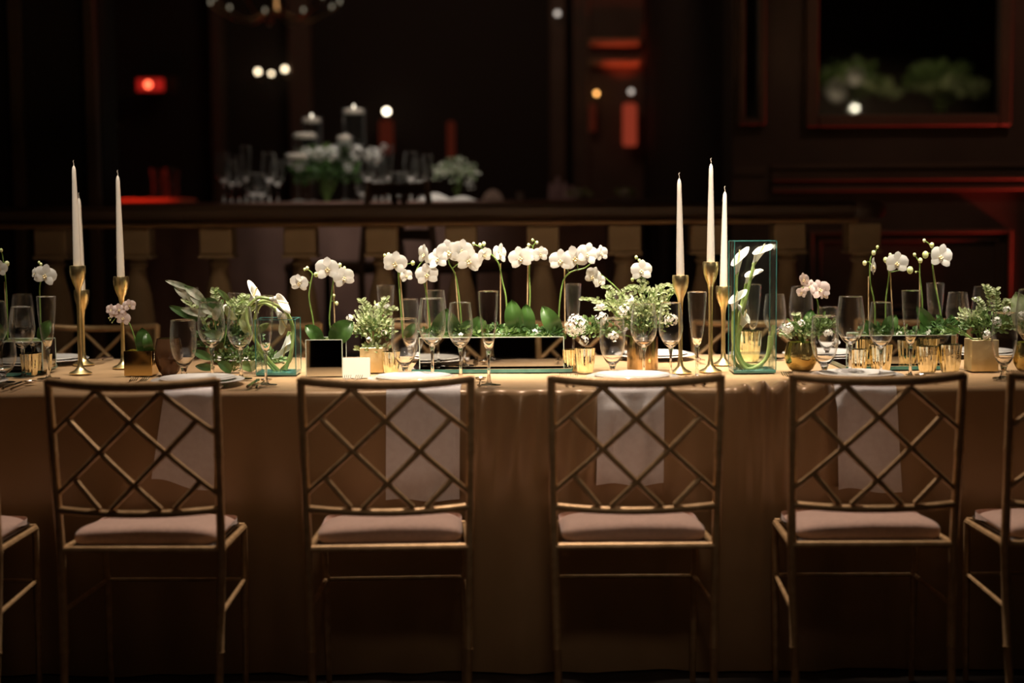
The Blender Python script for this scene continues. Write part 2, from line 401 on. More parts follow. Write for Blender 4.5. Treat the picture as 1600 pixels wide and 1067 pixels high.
vs = [clothpt(i / NU, s) for s in ss for i in range(NU + 1)]
b.add(vs, [(j * (NU + 1) + i, j * (NU + 1) + i + 1, (j + 1) * (NU + 1) + i + 1, (j + 1) * (NU + 1) + i) for j in range(len(ss) - 1) for i in range(NU)])
o = b.build('tablecloth', M['satin'])
o.data.set_sharp_from_angle(angle=R(170))
tag(o, 'champagne gold satin cloth covering the long table to the floor', 'tablecloth')

# ------------------------------------------------------------------ chairs
CW = .197      # half width of back posts
lat = [((315, 100), (688, 450)), ((515, 105), (688, 255)), ((212, 197), (505, 480)), ((224, 390), (302, 480)),
       ((310, 105), (160, 248)), ((515, 110), (160, 443)), ((631, 199), (342, 480)), ((635, 396), (548, 480))]
def make_chair(label, group):
    t = thing('dining_chair', label, 'chair', (0, 0, 0), group)
    zs, zt = .437, .852
    def post(s, z):        # back post centreline
        if z < zs: k = (zs - z) / zs; return Vector((s * (CW - .003 - .010 * k), -.19 - .05 * k * k, z))
        k = (z - zs) / (zt - zs); return Vector((s * (CW - .003 + .006 * k), -.19 - .04 * k, z))
    for s in (-1, 1):
        zz = [0, .1, .185, .19, .195, .3, .425, .432, .44, .52, .66, .668, .676, .76, zt]
        rr = [.0085, .0092, .0096, .0118, .0098, .0102, .0105, .0125, .0108, .0106, .0104, .0118, .0104, .0104, .0102]
        MB().tube([post(s, z) for z in zz], rr, 10).build('back_post', M['gold'], t)
        MB().tube([(s * .183, .135, .425), (s * .183, .136, .3), (s * .181, .138, .29), (s * .18, .139, .12), (s * .178, .140, 0)], [.009, .0088, .0105, .0085, .0075], 10).build('leg', M['gold'], t)
        MB().tube([(s * .193, -.185, .435), (s * .183, .135, .425)], .0085, 8).build('seat_rail', M['gold'], t)
        MB().tube([(s * .1945, -.2, .285), (s * .181, .137, .285)], .006, 8).build('stretcher', M['gold'], t)
    # curved surface of the back: u 0..1 left to right, v 0..1 top to bottom
    vz0, vz1 = .838, .545
    def P(u, v):
        z = vz0 + (vz1 - vz0) * v
        a = post(-1, z); c = post(1, z); p = a.lerp(c, u); bow = 1 - (2 * u - 1) ** 2
        return Vector((p.x, p.y - .028 * bow, p.z - .010 * bow * (1 - .3 * v)))
    b = MB(); n = 16
    ptt = [P(i / n, -.03) for i in range(n + 1)]
    b.tube(ptt, [.0112 + .0012 * math.sin(math.pi * i / n) for i in range(n + 1)], 10)
    b.build('top_rail', M['gold'], t)
    MB().tube([P(i / n, 1.03) for i in range(n + 1)], .0092, 10).build('lower_rail', M['gold'], t)
    for (a, c) in lat:
        ua, va = (a[0] - 155) / 535, (a[1] - 98) / 385; ub, vb = (c[0] - 155) / 535, (c[1] - 98) / 385
        pts = [P(ua + (ub - ua) * k / 6, va + (vb - va) * k / 6) for k in range(7)]
        MB().tube(pts, .0070, 8).build('lattice_bar', M['gold'], t)
    MB().tube([(-.196, -.192, .437), (.196, -.192, .437)], .0085, 8).build('seat_rail', M['gold'], t)
    MB().tube([(-.185, .135, .428), (.185, .135, .428)], .0085, 8).build('seat_rail', M['gold'], t)
    MB().tube([(-.181, .137, .285), (.181, .137, .285)], .006, 8).build('stretcher', M['gold'], t)
    # cushion
    def cush(u, v):
        th = 2 * math.pi * u; ph = math.pi * (v - .5)
        def sg(w_, e): return math.copysign(abs(w_) ** e, w_)
        cx = sg(math.cos(ph), .30); x = .176 * cx * sg(math.cos(th), .22); y = .155 * cx * sg(math.sin(th), .22)
        z = .026 * sg(math.sin(ph), .75)
        if z > 0: z += .006 * (1 - min(1, (x / .18) ** 4)) + .003 * math.sin(13 * x + 1) - .13 * max(0, y + .06)
        return (x, y - .024, .459 + z)
    MB().grid(cush, 48, 22).build('seat_cushion', M['seat'], t)
    MB().box((0, -.024, .4385), (.345, .30, .012), .003).build('seat_base', M['rail'], t, False)
    return t
near = [(-150, 0, 0.0, 'lattice back chair cut off at the left edge of the table row'),
        (206, .5, R(-1.5), 'gold lattice back chair at the left, nearest the two tall candles'),
        (603, .5, R(2), 'gold lattice back chair in front of the place card, white napkin behind right'),
        (994, 0, R(0), 'gold lattice back chair with the napkin hanging behind its middle'),
        (1372, 0, R(-1), 'gold lattice back chair in front of the gathered cloth on the right'),
        (1712, 0, R(1), 'gold lattice back chair cut off at the right edge')]
ch0 = None
YB = 3.60
for i, (px, _, rz, lb) in enumerate(near):
    p = at(px, 592, YB)
    loc = Vector((p.x, YB + .245, 0)); 
    off = Matrix.Rotation(rz, 3, 'Z') @ Vector((0, -.23, 0)); loc = Vector((p.x, YB, 0)) - off; loc.z = 0
    if ch0 is None:
        ch0 = make_chair(lb, 'gold lattice chairs along the near side'); ch0.location = loc; ch0.rotation_euler.z = rz
    else: dup(ch0, loc, lb, rz)
farx = [(-1.47, 'far side chair seen between the left candles'), (-.9, 'far side chair behind the trailing foliage'), (-.31, 'far side chair behind the small green bush'),
        (.29, 'far side chair behind the round orchid leaves'), (.87, 'far side chair behind the tall calla vase'), (1.45, 'far side chair behind the right orchid planter')]
for x, lb in farx:
    c = dup(ch0, (x + random.uniform(-.02, .02), 5.27, 0), 'gold lattice ' + lb, math.pi + R(random.uniform(-2, 2))); c['group'] = 'gold lattice chairs along the far side'

# ------------------------------------------------------------------ napkins hanging over the front edge
def napkin(label, tl, tr, br, bl, ybk=4.16):
    # pixel corners of the hanging part -> x at cloth plane
    yy = TY0 - .03
    A = at(*tl, yy); B = at(*tr, yy); Cc = at(*br, yy); Dd = at(*bl, yy)
    b = MB(); q = .018 * math.pi / 2
    def sheet(off):
        def fn(u, v):
            s = v * (.09 + q + 1.0)
            if v < .16: k = v / .16; x = A.x + (B.x - A.x) * u; return (x, ybk - (ybk - TY0) * k, TZ + .0025 + off + topz(x, TY0) * k)
            if v < .28:
                k = (v - .16) / .12; a = k * math.pi / 2; x = A.x + (B.x - A.x) * u; r = .018 + off
                return (x, TY0 - r * math.sin(a) - fold(x, k * .02) - .002 * k, TZ - .016 + r * math.cos(a) + .0005 + topz(x, TY0) * math.cos(a))
            k = (v - .28) / .72
            xt = A.x + (B.x - A.x) * u; xb = Dd.x + (Cc.x - Dd.x) * u; zb_ = Dd.z + (Cc.z - Dd.z) * u + .004 * math.sin(7 * u)
            x = xt + (xb - xt) * k; z = (TZ - .016) + (zb_ - TZ + .016) * k
            d = TZ - z
            fy = max(fold(x + e, d) for e in (-.03, -.015, 0, .015, .03))
            k2 = min(1, k / .15)
            fy = fold(x, d) * (1 - k2) + fy * k2
            return (x, TY0 - .020 - off - fy - .002 * math.sin(9 * u + 3 * k), z)
        return fn
    n = len(b.v); b.grid(sheet(.004), 16, 34); n2 = len(b.v); b.grid(sheet(.0), 16, 34)
    # close the rim
    idx = [i for i in range(17)] + [j * 17 + 16 for j in range(1, 35)] + [34 * 17 + i for i in range(15, -1, -1)] + [j * 17 for j in range(33, 0, -1)]
    for a, c in zip(idx, idx[1:] + idx[:1]): b.f.append((a, c, c + n2, a + n2)); b.mi.append(0)
    o = b.build('napkin', M['linen'])
    return tag(o, label, 'napkin', 'napkins hanging over the near table edge')
napkin('pale linen napkin hanging askew behind the leftmost full chair', (254, 606), (337, 606), (334, 768), (237, 748))
napkin('longest pale linen napkin, hanging behind the second full chair', (603, 605), (719, 605), (718, 781), (603, 781))
napkin('pale linen napkin hanging behind the middle of the third chair', (933, 605), (1038, 605), (1037, 756), (931, 756))
napkin('pale linen napkin hanging just right of the gathered cloth', (1305, 603), (1402, 603), (1409, 770), (1309, 764))

# ------------------------------------------------------------------ plates and cutlery
seats = [(-38, 'at the left edge'), (318, 'behind the leftmost full chair'), (648, 'behind the second full chair'),
         (988, 'behind the third full chair'), (1345, 'behind the fourth full chair'), (1705, 'at the right edge')]
fseats = [(100, 'beside the left gold votives'), (392, 'behind the trailing foliage'), (697, 'behind the tall wine glasses'),
          (1022, 'behind the gold cylinder vase'), (1288, 'behind the round bowl vase'), (1540, 'behind the right gold cube')]
def plate_prof(Rr, h):
    return [(0, 0), (Rr * .55, 0), (Rr * .62, .003), (Rr * .97, h - .002), (Rr, h), (Rr * .98, h + .0015), (Rr * .66, .007), (Rr * .55, .005), (0, .005)]
pl0 = ch_ = None
pl_centres = []
def place_plates(x, y, lb, side):
    global pl0, ch_
    g1, g2 = 'charger plates on the %s side' % side, 'dinner plates on the %s side' % side
    l1 = 'wide silvery charger plate %s, %s side' % (lb, side); l2 = 'white dinner plate on its charger %s, %s side' % (lb, side)
    pl_centres.append((x, y))
    if ch_ is None:
        ch_ = MB().lathe(plate_prof(.128, .010), 56).build('charger_plate', M['porcelain'], loc=(x, y, TZ + .006)); tag(ch_, l1, 'plate', g1)
        pl0 = MB().lathe(plate_prof(.106, .011), 56).build('dinner_plate', M['porcelain'], loc=(x, y, TZ + .0105)); tag(pl0, l2, 'plate', g2)
    else:
        a = dup(ch_, (x, y, TZ + .006), l1); a['group'] = g1
        a = dup(pl0, (x, y, TZ + .0105), l2); a['group'] = g2
nearx = []
for px, lb in seats:
    p = T(px, 597); nearx.append(p.x); place_plates(p.x, 4.225, lb, 'near')
for px, lb in fseats:
    p = T(px, 560); place_plates(p.x, 4.905, lb, 'far')
def make_fork(label, loc, rz, group):
    t = thing('fork', label, 'fork', loc, group, rz)
    b = MB(); pts = [(0, -.09, .001), (0, -.04, .004), (0, .02, .006), (0, .035, .005)]
    b.tube(pts, [.0045, .003, .002, .0025], 6)
    b.add([(-.006, .035, .004), (.006, .035, .004), (.010, .052, .003), (-.010, .052, .003), (-.006, .035, .006), (.006, .035, .006), (.010, .052, .005), (-.010, .052, .005)],
          [(0, 3, 2, 1), (4, 5, 6, 7), (0, 1, 5, 4), (1, 2, 6, 5), (2, 3, 7, 6), (3, 0, 4, 7)])
    b.build('handle', M['silver'], t)
    for k in range(4):
        x = -.0085 + k * .00567
        MB().tube([(x, .05, .004), (x, .07, .006), (x, .09, .012)], [.0016, .0014, .0009], 6).build('tine', M['silver'], t)
    return t
fk = None
def fork(label, x, y, rz, group):
    global fk
    if fk is None: fk = make_fork(label, (x, y, TZ + .006), rz, group)
    else:
        f = dup(fk, (x, y, TZ + .006), label, rz); f['group'] = group
fk_l = ['at the left edge', 'left of the leftmost full chair plate', 'by the mirrored cube vase', 'left of the third chair plate', 'by the tall calla vase', 'right of the gold cube vase']
for i, x in enumerate(nearx[1:], 1):
    for k, w_ in ((0, 'inner'), (1, 'outer')):
        fork('%s silver fork %s, near side' % (w_, fk_l[i]), x - .162 - .024 * k, 4.2, R(-3 + 5 * k), 'silver forks on the near side')
for (px, lb) in ((160, 'inner silver fork on far side between the left candlesticks'), (152, 'outer silver fork on far side between the left candlesticks'), (886, 'inner silver fork on far side beside the ribbed gold votive'),
                 (878, 'outer silver fork on far side beside the ribbed gold votive'), (1095, 'silver fork on far side behind the right candlesticks')):
    p = T(px, 567); fork(lb, p.x, p.y + .03, math.pi, 'silver forks on the far side')
b = MB().tube([(0, -.1, .004), (0, -.03, .004), (0, -.01, .004)], [.0045, .004, .0035], 6)
b.add([(-.007, -.01, .003), (.007, -.01, .003), (.009, .05, .003), (0, .1, .003), (-.007, .09, .003), (-.007, -.01, .005), (.007, -.01, .005), (.009, .05, .005), (0, .1, .005), (-.007, .09, .005)],
      [(4, 3, 2, 1, 0), (5, 6, 7, 8, 9)] + [(i, (i + 1) % 5, 5 + (i + 1) % 5, 5 + i) for i in range(5)])
kn = b.build('knife', M['silver'])
b = MB().tube([(0, -.1, .003), (0, 0, .005), (0, .045, .004)], [.004, .0022, .003], 6)
b.lathe([(0, 0), (.008, .0005), (.014, .003), (.0165, .007), (.0155, .007), (.012, .0035), (0, .0015)], 18, (0, .066, .001))
sp = b.build('spoon', M['silver'])
for i, x in enumerate(nearx[:5]):
    lb = seats[i][1]
    if i == 0:
        kn.location = (x + .158, 4.2, TZ + .004); tag(kn, 'silver table knife right of the plate ' + lb, 'knife', 'silver knives')
        sp.location = (x + .184, 4.19, TZ + .004); tag(sp, 'silver spoon right of the plate ' + lb, 'spoon', 'silver spoons')
    else:
        dup(kn, (x + .158, 4.2, TZ + .004), 'silver table knife right of the plate ' + lb); dup(sp, (x + .184, 4.19, TZ + .004), 'silver spoon right of the plate ' + lb)

# ------------------------------------------------------------------ mirror runners and planters
def runner(label, pa, pb, y0=4.475, y1=4.74):
    xa, xb = T(pa, 580).x, T(pb, 580).x
    t = thing('mirror_runner', label, 'mirror tray', ((xa + xb) / 2, (y0 + y1) / 2, TZ + .003), 'mirrored glass runners down the table')
    MB().box((0, 0, .005), (xb - xa, y1 - y0, .010)).build('glass_slab', M['teal'], t, False)
    MB().box((0, 0, .0107), (xb - xa - .002, y1 - y0 - .002, .0014)).build('mirror_face', M['mirror'], t, False)
runner('teal-edged mirror slab under the centre orchid planter', 646, 893)
runner('teal-edged mirror slab under the right orchid planter', 1322, 1500)
runner('teal-edged mirror slab under the left orchid planter', -130, 76)
RZ = TZ + .0145
def mirror_box(name, label, xa, xb, y0, y1, z0, z1, cat='vase', group=None, rz=0):
    t = thing(name, label, cat, ((xa + xb) / 2, (y0 + y1) / 2, z0), group, rz)
    W, D, H = xb - xa, y1 - y0, z1 - z0; th = .004
    MB().box((0, -D / 2 + th / 2, H / 2), (W - .003, th, H - .002)).build('front_panel', M['mirror'], t, False)
    MB().box((0, D / 2 - th / 2, H / 2), (W - .003, th, H - .002)).build('back_panel', M['mirror'], t, False)
    for s in (-1, 1): MB().box((s * (W / 2 - th / 2), 0, H / 2), (th, D - .009, H - .002)).build('side_panel', M['mirror'], t, False)
    for sx in (-1, 1):
        for sy in (-1, 1): MB().box((sx * (W / 2 - .0004), sy * (D / 2 - .0004), H / 2), (.0026, .0026, H)).build('corner_edge', M['paleedge'], t, False)
    for s in (-1, 1): MB().box((0, s * (D / 2 - .001), H), (W, .003, .0022)).build('top_edge', M['paleedge'], t, False)
    b = MB(); b.grid(lambda u, v: ((u - .5) * (W - .01), (v - .5) * (D - .01), H - .012 + .004 * math.sin(40 * u + 9 * v) * math.cos(31 * v)), 30, 10)
    b.build('moss_bed', M['moss'], t)
    return t
PY0, PY1 = 4.51, 4.64
def planter(label, pa, pb, ptop):
    a = at(pa, ptop, PY0); c = at(pb, ptop, PY0); zt = at((pa + pb) / 2, ptop, PY0).z
    return mirror_box('mirrored_planter', label, a.x, c.x, PY0, PY1, RZ, zt, 'planter', 'long mirrored orchid planters')
planter('long mirrored planter in the middle holding tall white orchids', 655, 881, 527)
planter('long mirrored planter on the right holding four orchid stems', 1338, 1494, 524)
planter('long mirrored planter cut off at the left edge', -95, 66, 534)
c0 = T(507, 590); zt = at(507, 531, c0.y).z
mirror_box('mirrored_cube_vase', 'square mirrored vase with two white orchids beside the place card', c0.x - .0525, c0.x + .0525, c0.y, c0.y + .105, TZ + .003, zt, 'vase')
# gold cube vases
def cube_vase(label, px, base, top, wpx, mt, grp='small gold cube vases'):
    p = T(px, base); h = at(px, top, p.y).z - TZ; W = wpx / F * p.y
    t = thing('gold_cube_vase', label, 'vase', (p.x, p.y + W / 2, TZ + .003), grp)
    th = .004
    for s in (-1, 1):
        MB().box((0, s * (W / 2 - th / 2), h / 2), (W, th, h), .001).build('wall_panel', mt, t, False)
        MB().box((s * (W / 2 - th / 2), 0, h / 2), (th, W - 2 * th, h), .001).build('wall_panel', mt, t, False)
    MB().box((0, 0, .003), (W - 2 * th, W - 2 * th, .004)).build('bottom', mt, t, False)
    MB().grid(lambda u, v: ((u - .5) * (W - .009), (v - .5) * (W - .009), h * .9 + .003 * math.sin(20 * u) * math.cos(17 * v)), 8, 8).build('moss_bed', M['moss'], t)
    return p.x, p.y + W / 2, TZ + h * .9
cube_vase('polished gold cube vase holding the small pink orchid', 216, 589, 550, 44, mat('polished_gold', (.62, .44, .18), .08, 1))
cube_vase('crinkled gold leaf cube vase under the round green bush', 581, 584, 545, 37, M['goldleaf'])
cube_vase('gold leaf cube vase near the right edge under white flowers', 1539, 582, 533, 42, M['goldleaf'])
# cylinder vase
p = T(1006, 581); h = at(1006, 529, p.y).z - TZ
t = thing('gold_cylinder_vase', 'ribbed copper gold cylinder vase under the largest green bouquet', 'vase', (p.x, p.y + .045, TZ + .003))
MB().lathe([(0, 0), (.044, 0), (.0455, .003), (.0455, h - .002), (.0445, h), (.0425, h), (.0425, .01), (0, .01)], 72, flute=.008, nf=24).build('body', M['copper'], t)
MB().lathe([(0, h * .9), (.042, h * .88)], 20).build('moss_bed', M['moss'], t)
# round bowl vases
def bowl_vase(label, px, base, top, wpx, mt):
    p = T(px, base); h = at(px, top, p.y).z - TZ; r = wpx / 2 / F * p.y
    t = thing('bowl_vase', label, 'vase', (p.x, p.y + r * .5, TZ + .003), 'round bowl vases')
    pr = [(0, 0), (r * .5, 0), (r * .72, h * .1), (r * .93, h * .3), (r, h * .52), (r * .95, h * .75), (r * .82, h), (r * .78, h), (r * .91, h * .74), (r * .95, h * .52), (r * .88, h * .3), (r * .5, h * .08), (0, h * .06)]
    MB().lathe(pr, 48, flute=.012, nf=10, fz=lambda z: math.sin(math.pi * min(1, z / h))).build('bowl', mt, t)
    MB().lathe([(0, h * .85), (r * .88, h * .84)], 20).build('moss_bed', M['moss'], t)
bowl_vase('dark gold glass bowl vase with orchids right of the calla vase', 1254, 583, 537, 52, M['darkgold'])
bowl_vase('smoked brown glass bowl beside the polished gold cube', 262, 588, 531, 44, M['smoke'])
bowl_vase('dark gold bowl vase cut off at the right edge', 1612, 584, 537, 52, M['darkgold'])

# ribbed votives
def votive_mesh():
    R_, h = .031, .076
    b = MB(); b.lathe([(0, 0), (.021, 0), (.0235, .004), (.027, .03), (.031, h - .004), (.0315, h), (.0295, h), (.0255, .03), (.021, .012), (0, .011)], 120, flute=.075, nf=14, fz=lambda z: min(1, z / .01) * (1 if z < h - .008 else .4))
    return b
vt = None
for (px, base, wpx, lb) in ((47, 588, 30, 'front ribbed gold votive glass at the left near the wine glass'), (70, 583, 25, 'rear ribbed gold votive glass at the left under the flute'),
        (611, 585, 30, 'ribbed gold votive glass beside the gold leaf cube'), (914, 584, 34, 'front ribbed gold votive glass left of the water goblet'),
        (896, 577, 30, 'rear ribbed gold votive glass left of the water goblet'), (1170, 573, 42, 'ribbed votive glass seen through the tall calla vase'),
        (1356, 578, 32, 'rear ribbed votive glass in the right pair before the planter'), (1376, 583, 38, 'front ribbed votive glass beneath the small wine glass'),
        (1465, 577, 36, 'rear ribbed votive glass at the right end of the planter'), (1484, 583, 38, 'front ribbed votive glass at the right end of the planter')):
    if px == 1170: p = T(px, 566); s = 42 / F * p.y / .066
    elif base < 580: p = T(px, 586); s = wpx / F * p.y / .066
    else: p = T(px, base); s = wpx / F * p.y / .066
    if px in (896,): p = T(893, 581)
    if px == 1356: p = T(1341, 583)
    if px == 1465: p = T(1449, 583)
    loc = Vector((p.x, p.y, TZ + .003))
    if vt is None:
        vt = votive_mesh().build('ribbed_votive', M['mercury'], loc=loc); tag(vt, lb, 'votive', 'ribbed gold votive glasses'); vt.scale = (s, s, s)
    else: dup(vt, loc, lb, scale=(s, s, s))

# place card
p = T(557, 592); hh = at(557, 561, p.y).z - TZ
t = thing('place_card', 'small cream tented place card before the mirrored cube vase', 'card', (p.x, p.y, TZ + .003), None, R(2))
MB().add([(-.039, 0, 0), (.039, 0, 0), (.039, .012, hh), (-.039, .012, hh), (-.039, .0012, 0), (.039, .0012, 0), (.039, .0132, hh), (-.039, .0132, hh)],
         [(0, 1, 2, 3), (5, 4, 7, 6), (0, 4, 5, 1), (3, 2, 6, 7), (0, 3, 7, 4), (1, 5, 6, 2)]).build('front_leaf', M['paper'], t, False)
MB().add([(-.039, .024, 0), (.039, .024, 0), (.039, .0134, hh), (-.039, .0134, hh), (-.039, .0252, 0), (.039, .0252, 0), (.039, .0146, hh), (-.039, .0146, hh)],
         [(0, 1, 2, 3), (5, 4, 7, 6), (0, 4, 5, 1), (3, 2, 6, 7), (0, 3, 7, 4), (1, 5, 6, 2)]).build('back_leaf', M['paper'], t, False)

# ------------------------------------------------------------------ glassware (unit sizes; scaled per placement)
def bowl_parts(t, out, zsplit):
    """one shell: the lower part is thick crystal, the upper wall thin clear glass"""
    zb_ = out[0][1]; zt_ = out[-1][1]
    def th(z): return .0010 + .0034 * max(0, 1 - (z - zb_) / ((zt_ - zb_) * .22)) ** 2
    o2 = [(out[0][0], out[0][1])]
    for a, c in zip(out, out[1:]):
        for k in (1, 2, 3): o2.append((a[0] + (c[0] - a[0]) * k / 3, a[1] + (c[1] - a[1]) * k / 3))
    # smooth the profile
    for _ in range(2): o2 = [o2[0]] + [((o2[i - 1][0] + 2 * o2[i][0] + o2[i + 1][0]) / 4, (o2[i - 1][1] + 2 * o2[i][1] + o2[i + 1][1]) / 4) for i in range(1, len(o2) - 1)] + [o2[-1]]
    inn = [(max(r - th(z), 0), z + th(z) * (1.0 if z < zsplit else .0)) for r, z in o2]
    prof = o2 + [(out[-1][0] + .0006, out[-1][1] + .0006), (out[-1][0] - .0004, out[-1][1] + .0012)] + inn[::-1]
    b = MB(); b.lathe(prof, 36)
    zs = [prof[i][1] for i in range(len(prof))]
    b.mi = [1 if (zs[k // 36] + zs[k // 36 + 1]) / 2 < zsplit else 0 for k in range(len(b.f))]
    b.build('bowl', [M['glass'], M['crystal']], t)
    MB().tube([((out[-1][0]) * math.cos(q * math.pi / 18), out[-1][0] * math.sin(q * math.pi / 18), out[-1][1] + .0012) for q in range(37)], .0008, 5).build('rim', M['crystal'], t)
def make_glass(kind, label, cat, group):
    t = thing({'wine': 'wine_glass', 'flute': 'champagne_flute', 'goblet': 'water_goblet'}[kind], label, cat, (0, 0, 0), group)
    if kind == 'wine':      # H .22, R .041
        out = [(0, .088), (.009, .0895), (.019, .097), (.030, .111), (.0385, .130), (.0405, .148), (.0395, .168), (.036, .195), (.0325, .22)]
        stem = [(0, .0035), (.009, .004), (.006, .010), (.0040, .03), (.0038, .05), (.0048, .07), (.007, .083), (.0095, .0885), (0, .0878)]
        foot = [(0, 0), (.034, 0), (.0345, .001), (.033, .002), (.015, .0035), (.006, .0055), (0, .006)]; zs = .108
    elif kind == 'flute':   # H .25, R .029
        out = [(0, .093), (.007, .095), (.0125, .104), (.0172, .125), (.0220, .158), (.0255, .20), (.0280, .25)]
        stem = [(0, .004), (.009, .0045), (.0055, .012), (.0038, .035), (.0038, .06), (.0055, .08), (.0078, .0925), (0, .0928)]
        foot = [(0, 0), (.033, 0), (.0335, .001), (.032, .002), (.014, .004), (.006, .006), (0, .0065)]; zs = .116
    else:                   # H .155, R .039
        out = [(0, .030), (.012, .032), (.022, .041), (.032, .060), (.0378, .082), (.039, .1), (.0372, .13), (.0350, .155)]
        stem = [(0, .004), (.013, .0045), (.0085, .012), (.0075, .020), (.010, .028), (.0125, .0312), (0, .0298)]
        foot = [(0, 0), (.033, 0), (.0335, .0015), (.031, .003), (.016, .0045), (.009, .0065), (0, .007)]; zs = .052
    bowl_parts(t, out, zs)
    MB().lathe(stem, 20).build('stem', M['crystal'], t)
    MB().lathe(foot, 32).build('foot', M['crystal'], t)
    return t
spec = dict(wine=(.22, .082), flute=(.25, .058), goblet=(.155, .078))
protos = {}
def glass(kind, px, base, top, wpx, label):
    p = T(px, base); H = at(px, top, p.y).z - TZ; W = wpx / F * p.y
    s = (W / spec[kind][1],) * 2 + (H / spec[kind][0],)
    s = tuple(max(.72, min(1.25, q)) for q in s)
    side = 'near' if base > 575 else 'far'
    names = dict(wine='wine glasses', flute='champagne flutes', goblet='water goblets')
    g = '%s on the %s side' % (names[kind], side)
    loc = Vector((p.x, p.y, TZ + .004))
    if kind not in protos: protos[kind] = make_glass(kind, label, 'glass', g); o = protos[kind]; o.location = loc; o.scale = s
    else: o = dup(protos[kind], loc, label, random.uniform(0, 3), s)
    o['group'] = g
for a in (('wine', 37, 590, 482, 41, 'clear wine glass in front at the left edge, before the pale orchid'),
          ('wine', -6, 589, 473, 42, 'clear wine glass cut off by the left edge'),
          ('flute', 76, 594, 466, 31, 'clear champagne flute left of the tallest left candle'),
          ('goblet', 4, 600, 533, 46, 'clear low goblet cut off by the left edge'),
          ('goblet', 288, 593, 503, 42, 'clear water goblet beside the smoked brown bowl'),
          ('wine', 332, 592, 475, 44, 'clear wine glass before the variegated leaves'),
          ('wine', 377, 594, 482, 42, 'clear wine glass left of the arching calla lilies'),
          ('flute', 416, 604, 465, 30, 'clear flute on the near edge in front of the arching callas'),
          ('goblet', 633, 592, 501, 43, 'clear water goblet right of the round green bush'),
          ('wine', 676, 592, 469, 45, 'clear tall wine glass at the left end of the centre planter'),
          ('wine', 720, 592, 476, 41, 'clear smaller wine glass beside the centre planter'),
          ('flute', 764, 604, 458, 33, 'clear champagne flute standing alone before the centre planter'),
          ('goblet', 957, 590, 500, 41, 'clear water goblet right of the front gold votive'),
          ('wine', 1006, 589, 478, 43, 'clear wine glass in front of the copper gold cylinder'),
          ('wine', 1048, 592, 476, 39, 'clear wine glass in front of the left brass candlestick'),
          ('flute', 1089, 594, 459, 31, 'clear champagne flute between the two front brass candlesticks'),
          ('goblet', 1288, 592, 497, 43, 'clear water goblet in front of the dark gold bowl vase'),
          ('wine', 1328, 590, 466, 45, 'clear large wine glass left of the right planter'),
          ('wine', 1376, 594, 475, 40, 'clear smaller wine glass behind the fourth full chair'),
          ('flute', 1422, 592, 457, 31, 'clear champagne flute in front of the right planter'),
          ('goblet', 1568, 594, 492, 40, 'clear water goblet before the white flowers near the right edge'),
          ('wine', 1607, 592, 455, 44, 'clear wine glass cut off by the right edge'),
          ('wine', 38, 562, 462, 36, 'clear far wine glass behind the front left one'),
          ('flute', 302, 562, 452, 22, 'clear far flute behind the variegated leaves'),
          ('wine', 372, 566, 460, 34, 'clear far wine glass behind the small pale leaves'),
          ('flute', 604, 562, 448, 29, 'clear far flute behind the round green bush'),
          ('goblet', 641, 565, 463, 30, 'clear far goblet left of the tall wine glass'),
          ('wine', 681, 566, 456, 36, 'clear far wine glass behind the tall near wine glass'),
          ('flute', 896, 563, 446, 26, 'clear far flute right of the rightmost centre orchid stake'),
          ('wine', 975, 563, 455, 34, 'clear far wine glass behind the largest bouquet'),
          ('flute', 1176, 560, 447, 27, 'clear far flute seen through the tall calla vase'),
          ('wine', 1210, 562, 462, 36, 'clear far wine glass at the right edge of the calla vase'),
          ('wine', 1251, 561, 450, 38, 'clear far wine glass behind the blush orchid'),
          ('goblet', 1292, 564, 482, 34, 'clear far goblet behind the blush orchid bowl'),
          ('flute', 1460, 558, 445, 29, 'clear far flute among the right orchid stems'),
          ('wine', 1495, 560, 459, 36, 'clear far wine glass right of the right orchid stems'),
          ('wine', 1533, 558, 450, 32, 'clear far wine glass behind the leafy bouquet near the right edge')):
    glass(*a)

# ------------------------------------------------------------------ candlesticks and taper candles
def candlestick(px, base, ztop, zc, label, clabel, py=None, lean=0):
    p = T(px, base)
    if py: d = raydir(px, base); p = at(px, base, py)
    H = at(px, ztop, p.y).z - TZ - .003; HC = at(px, zc, p.y).z - TZ - .003
    loc = Vector((p.x, p.y, TZ + .003))
    k = .0235
    pr = [(0, 0), (.033, 0), (.0335, .002), (.031, .004), (.018, .010), (.009, .02), (.0062, .04), (.0058, H * .45), (.0068, H - .085), (.0095, H - .065), (.016, H - .05), (.0215, H - .034), (.0238, H - .018), (.0235, H - .003), (.0225, H), (.0175, H), (.0155, H - .004), (.0122, H - .006), (.012, H - .024), (0, H - .025)]
    o = MB().lathe(pr, 32).build('candlestick', M['brass'], loc=loc); tag(o, label, 'candlestick', 'brass candlesticks')
    t = thing('taper_candle', clabel, 'candle', loc + Vector((0, 0, H - .0245)), 'ivory taper candles')
    h = HC - H + .0245 - .012
    r = .0118
    pr = [(0, 0), (r * .92, 0), (r, .02)] + [(r * (1 - .50 * q ** 1.3), .02 + (h - .035) * q) for q in (.15, .3, .45, .6, .75, .9, 1)] + [(r * .36, h - .006), (.0012, h)]
    b = MB().lathe(pr, 20)
    if lean:
        b.v = [(x + lean * (z / h) * .01, y, z) for x, y, z in b.v]
    b.build('wax', M['wax'], t)
    lx = lean * .01
    MB().tube([(lx, 0, h - .004), (lx + .0005, 0, h + .005), (lx - .0015, 0, h + .012), (lx + .001, 0, h + .016)], .0009, 6).build('wick', M['wick'], t)
candlestick(126, 585, 415, 252, 'tallest brass candlestick at the left, in front', 'tallest ivory taper candle at the left', lean=-.2)
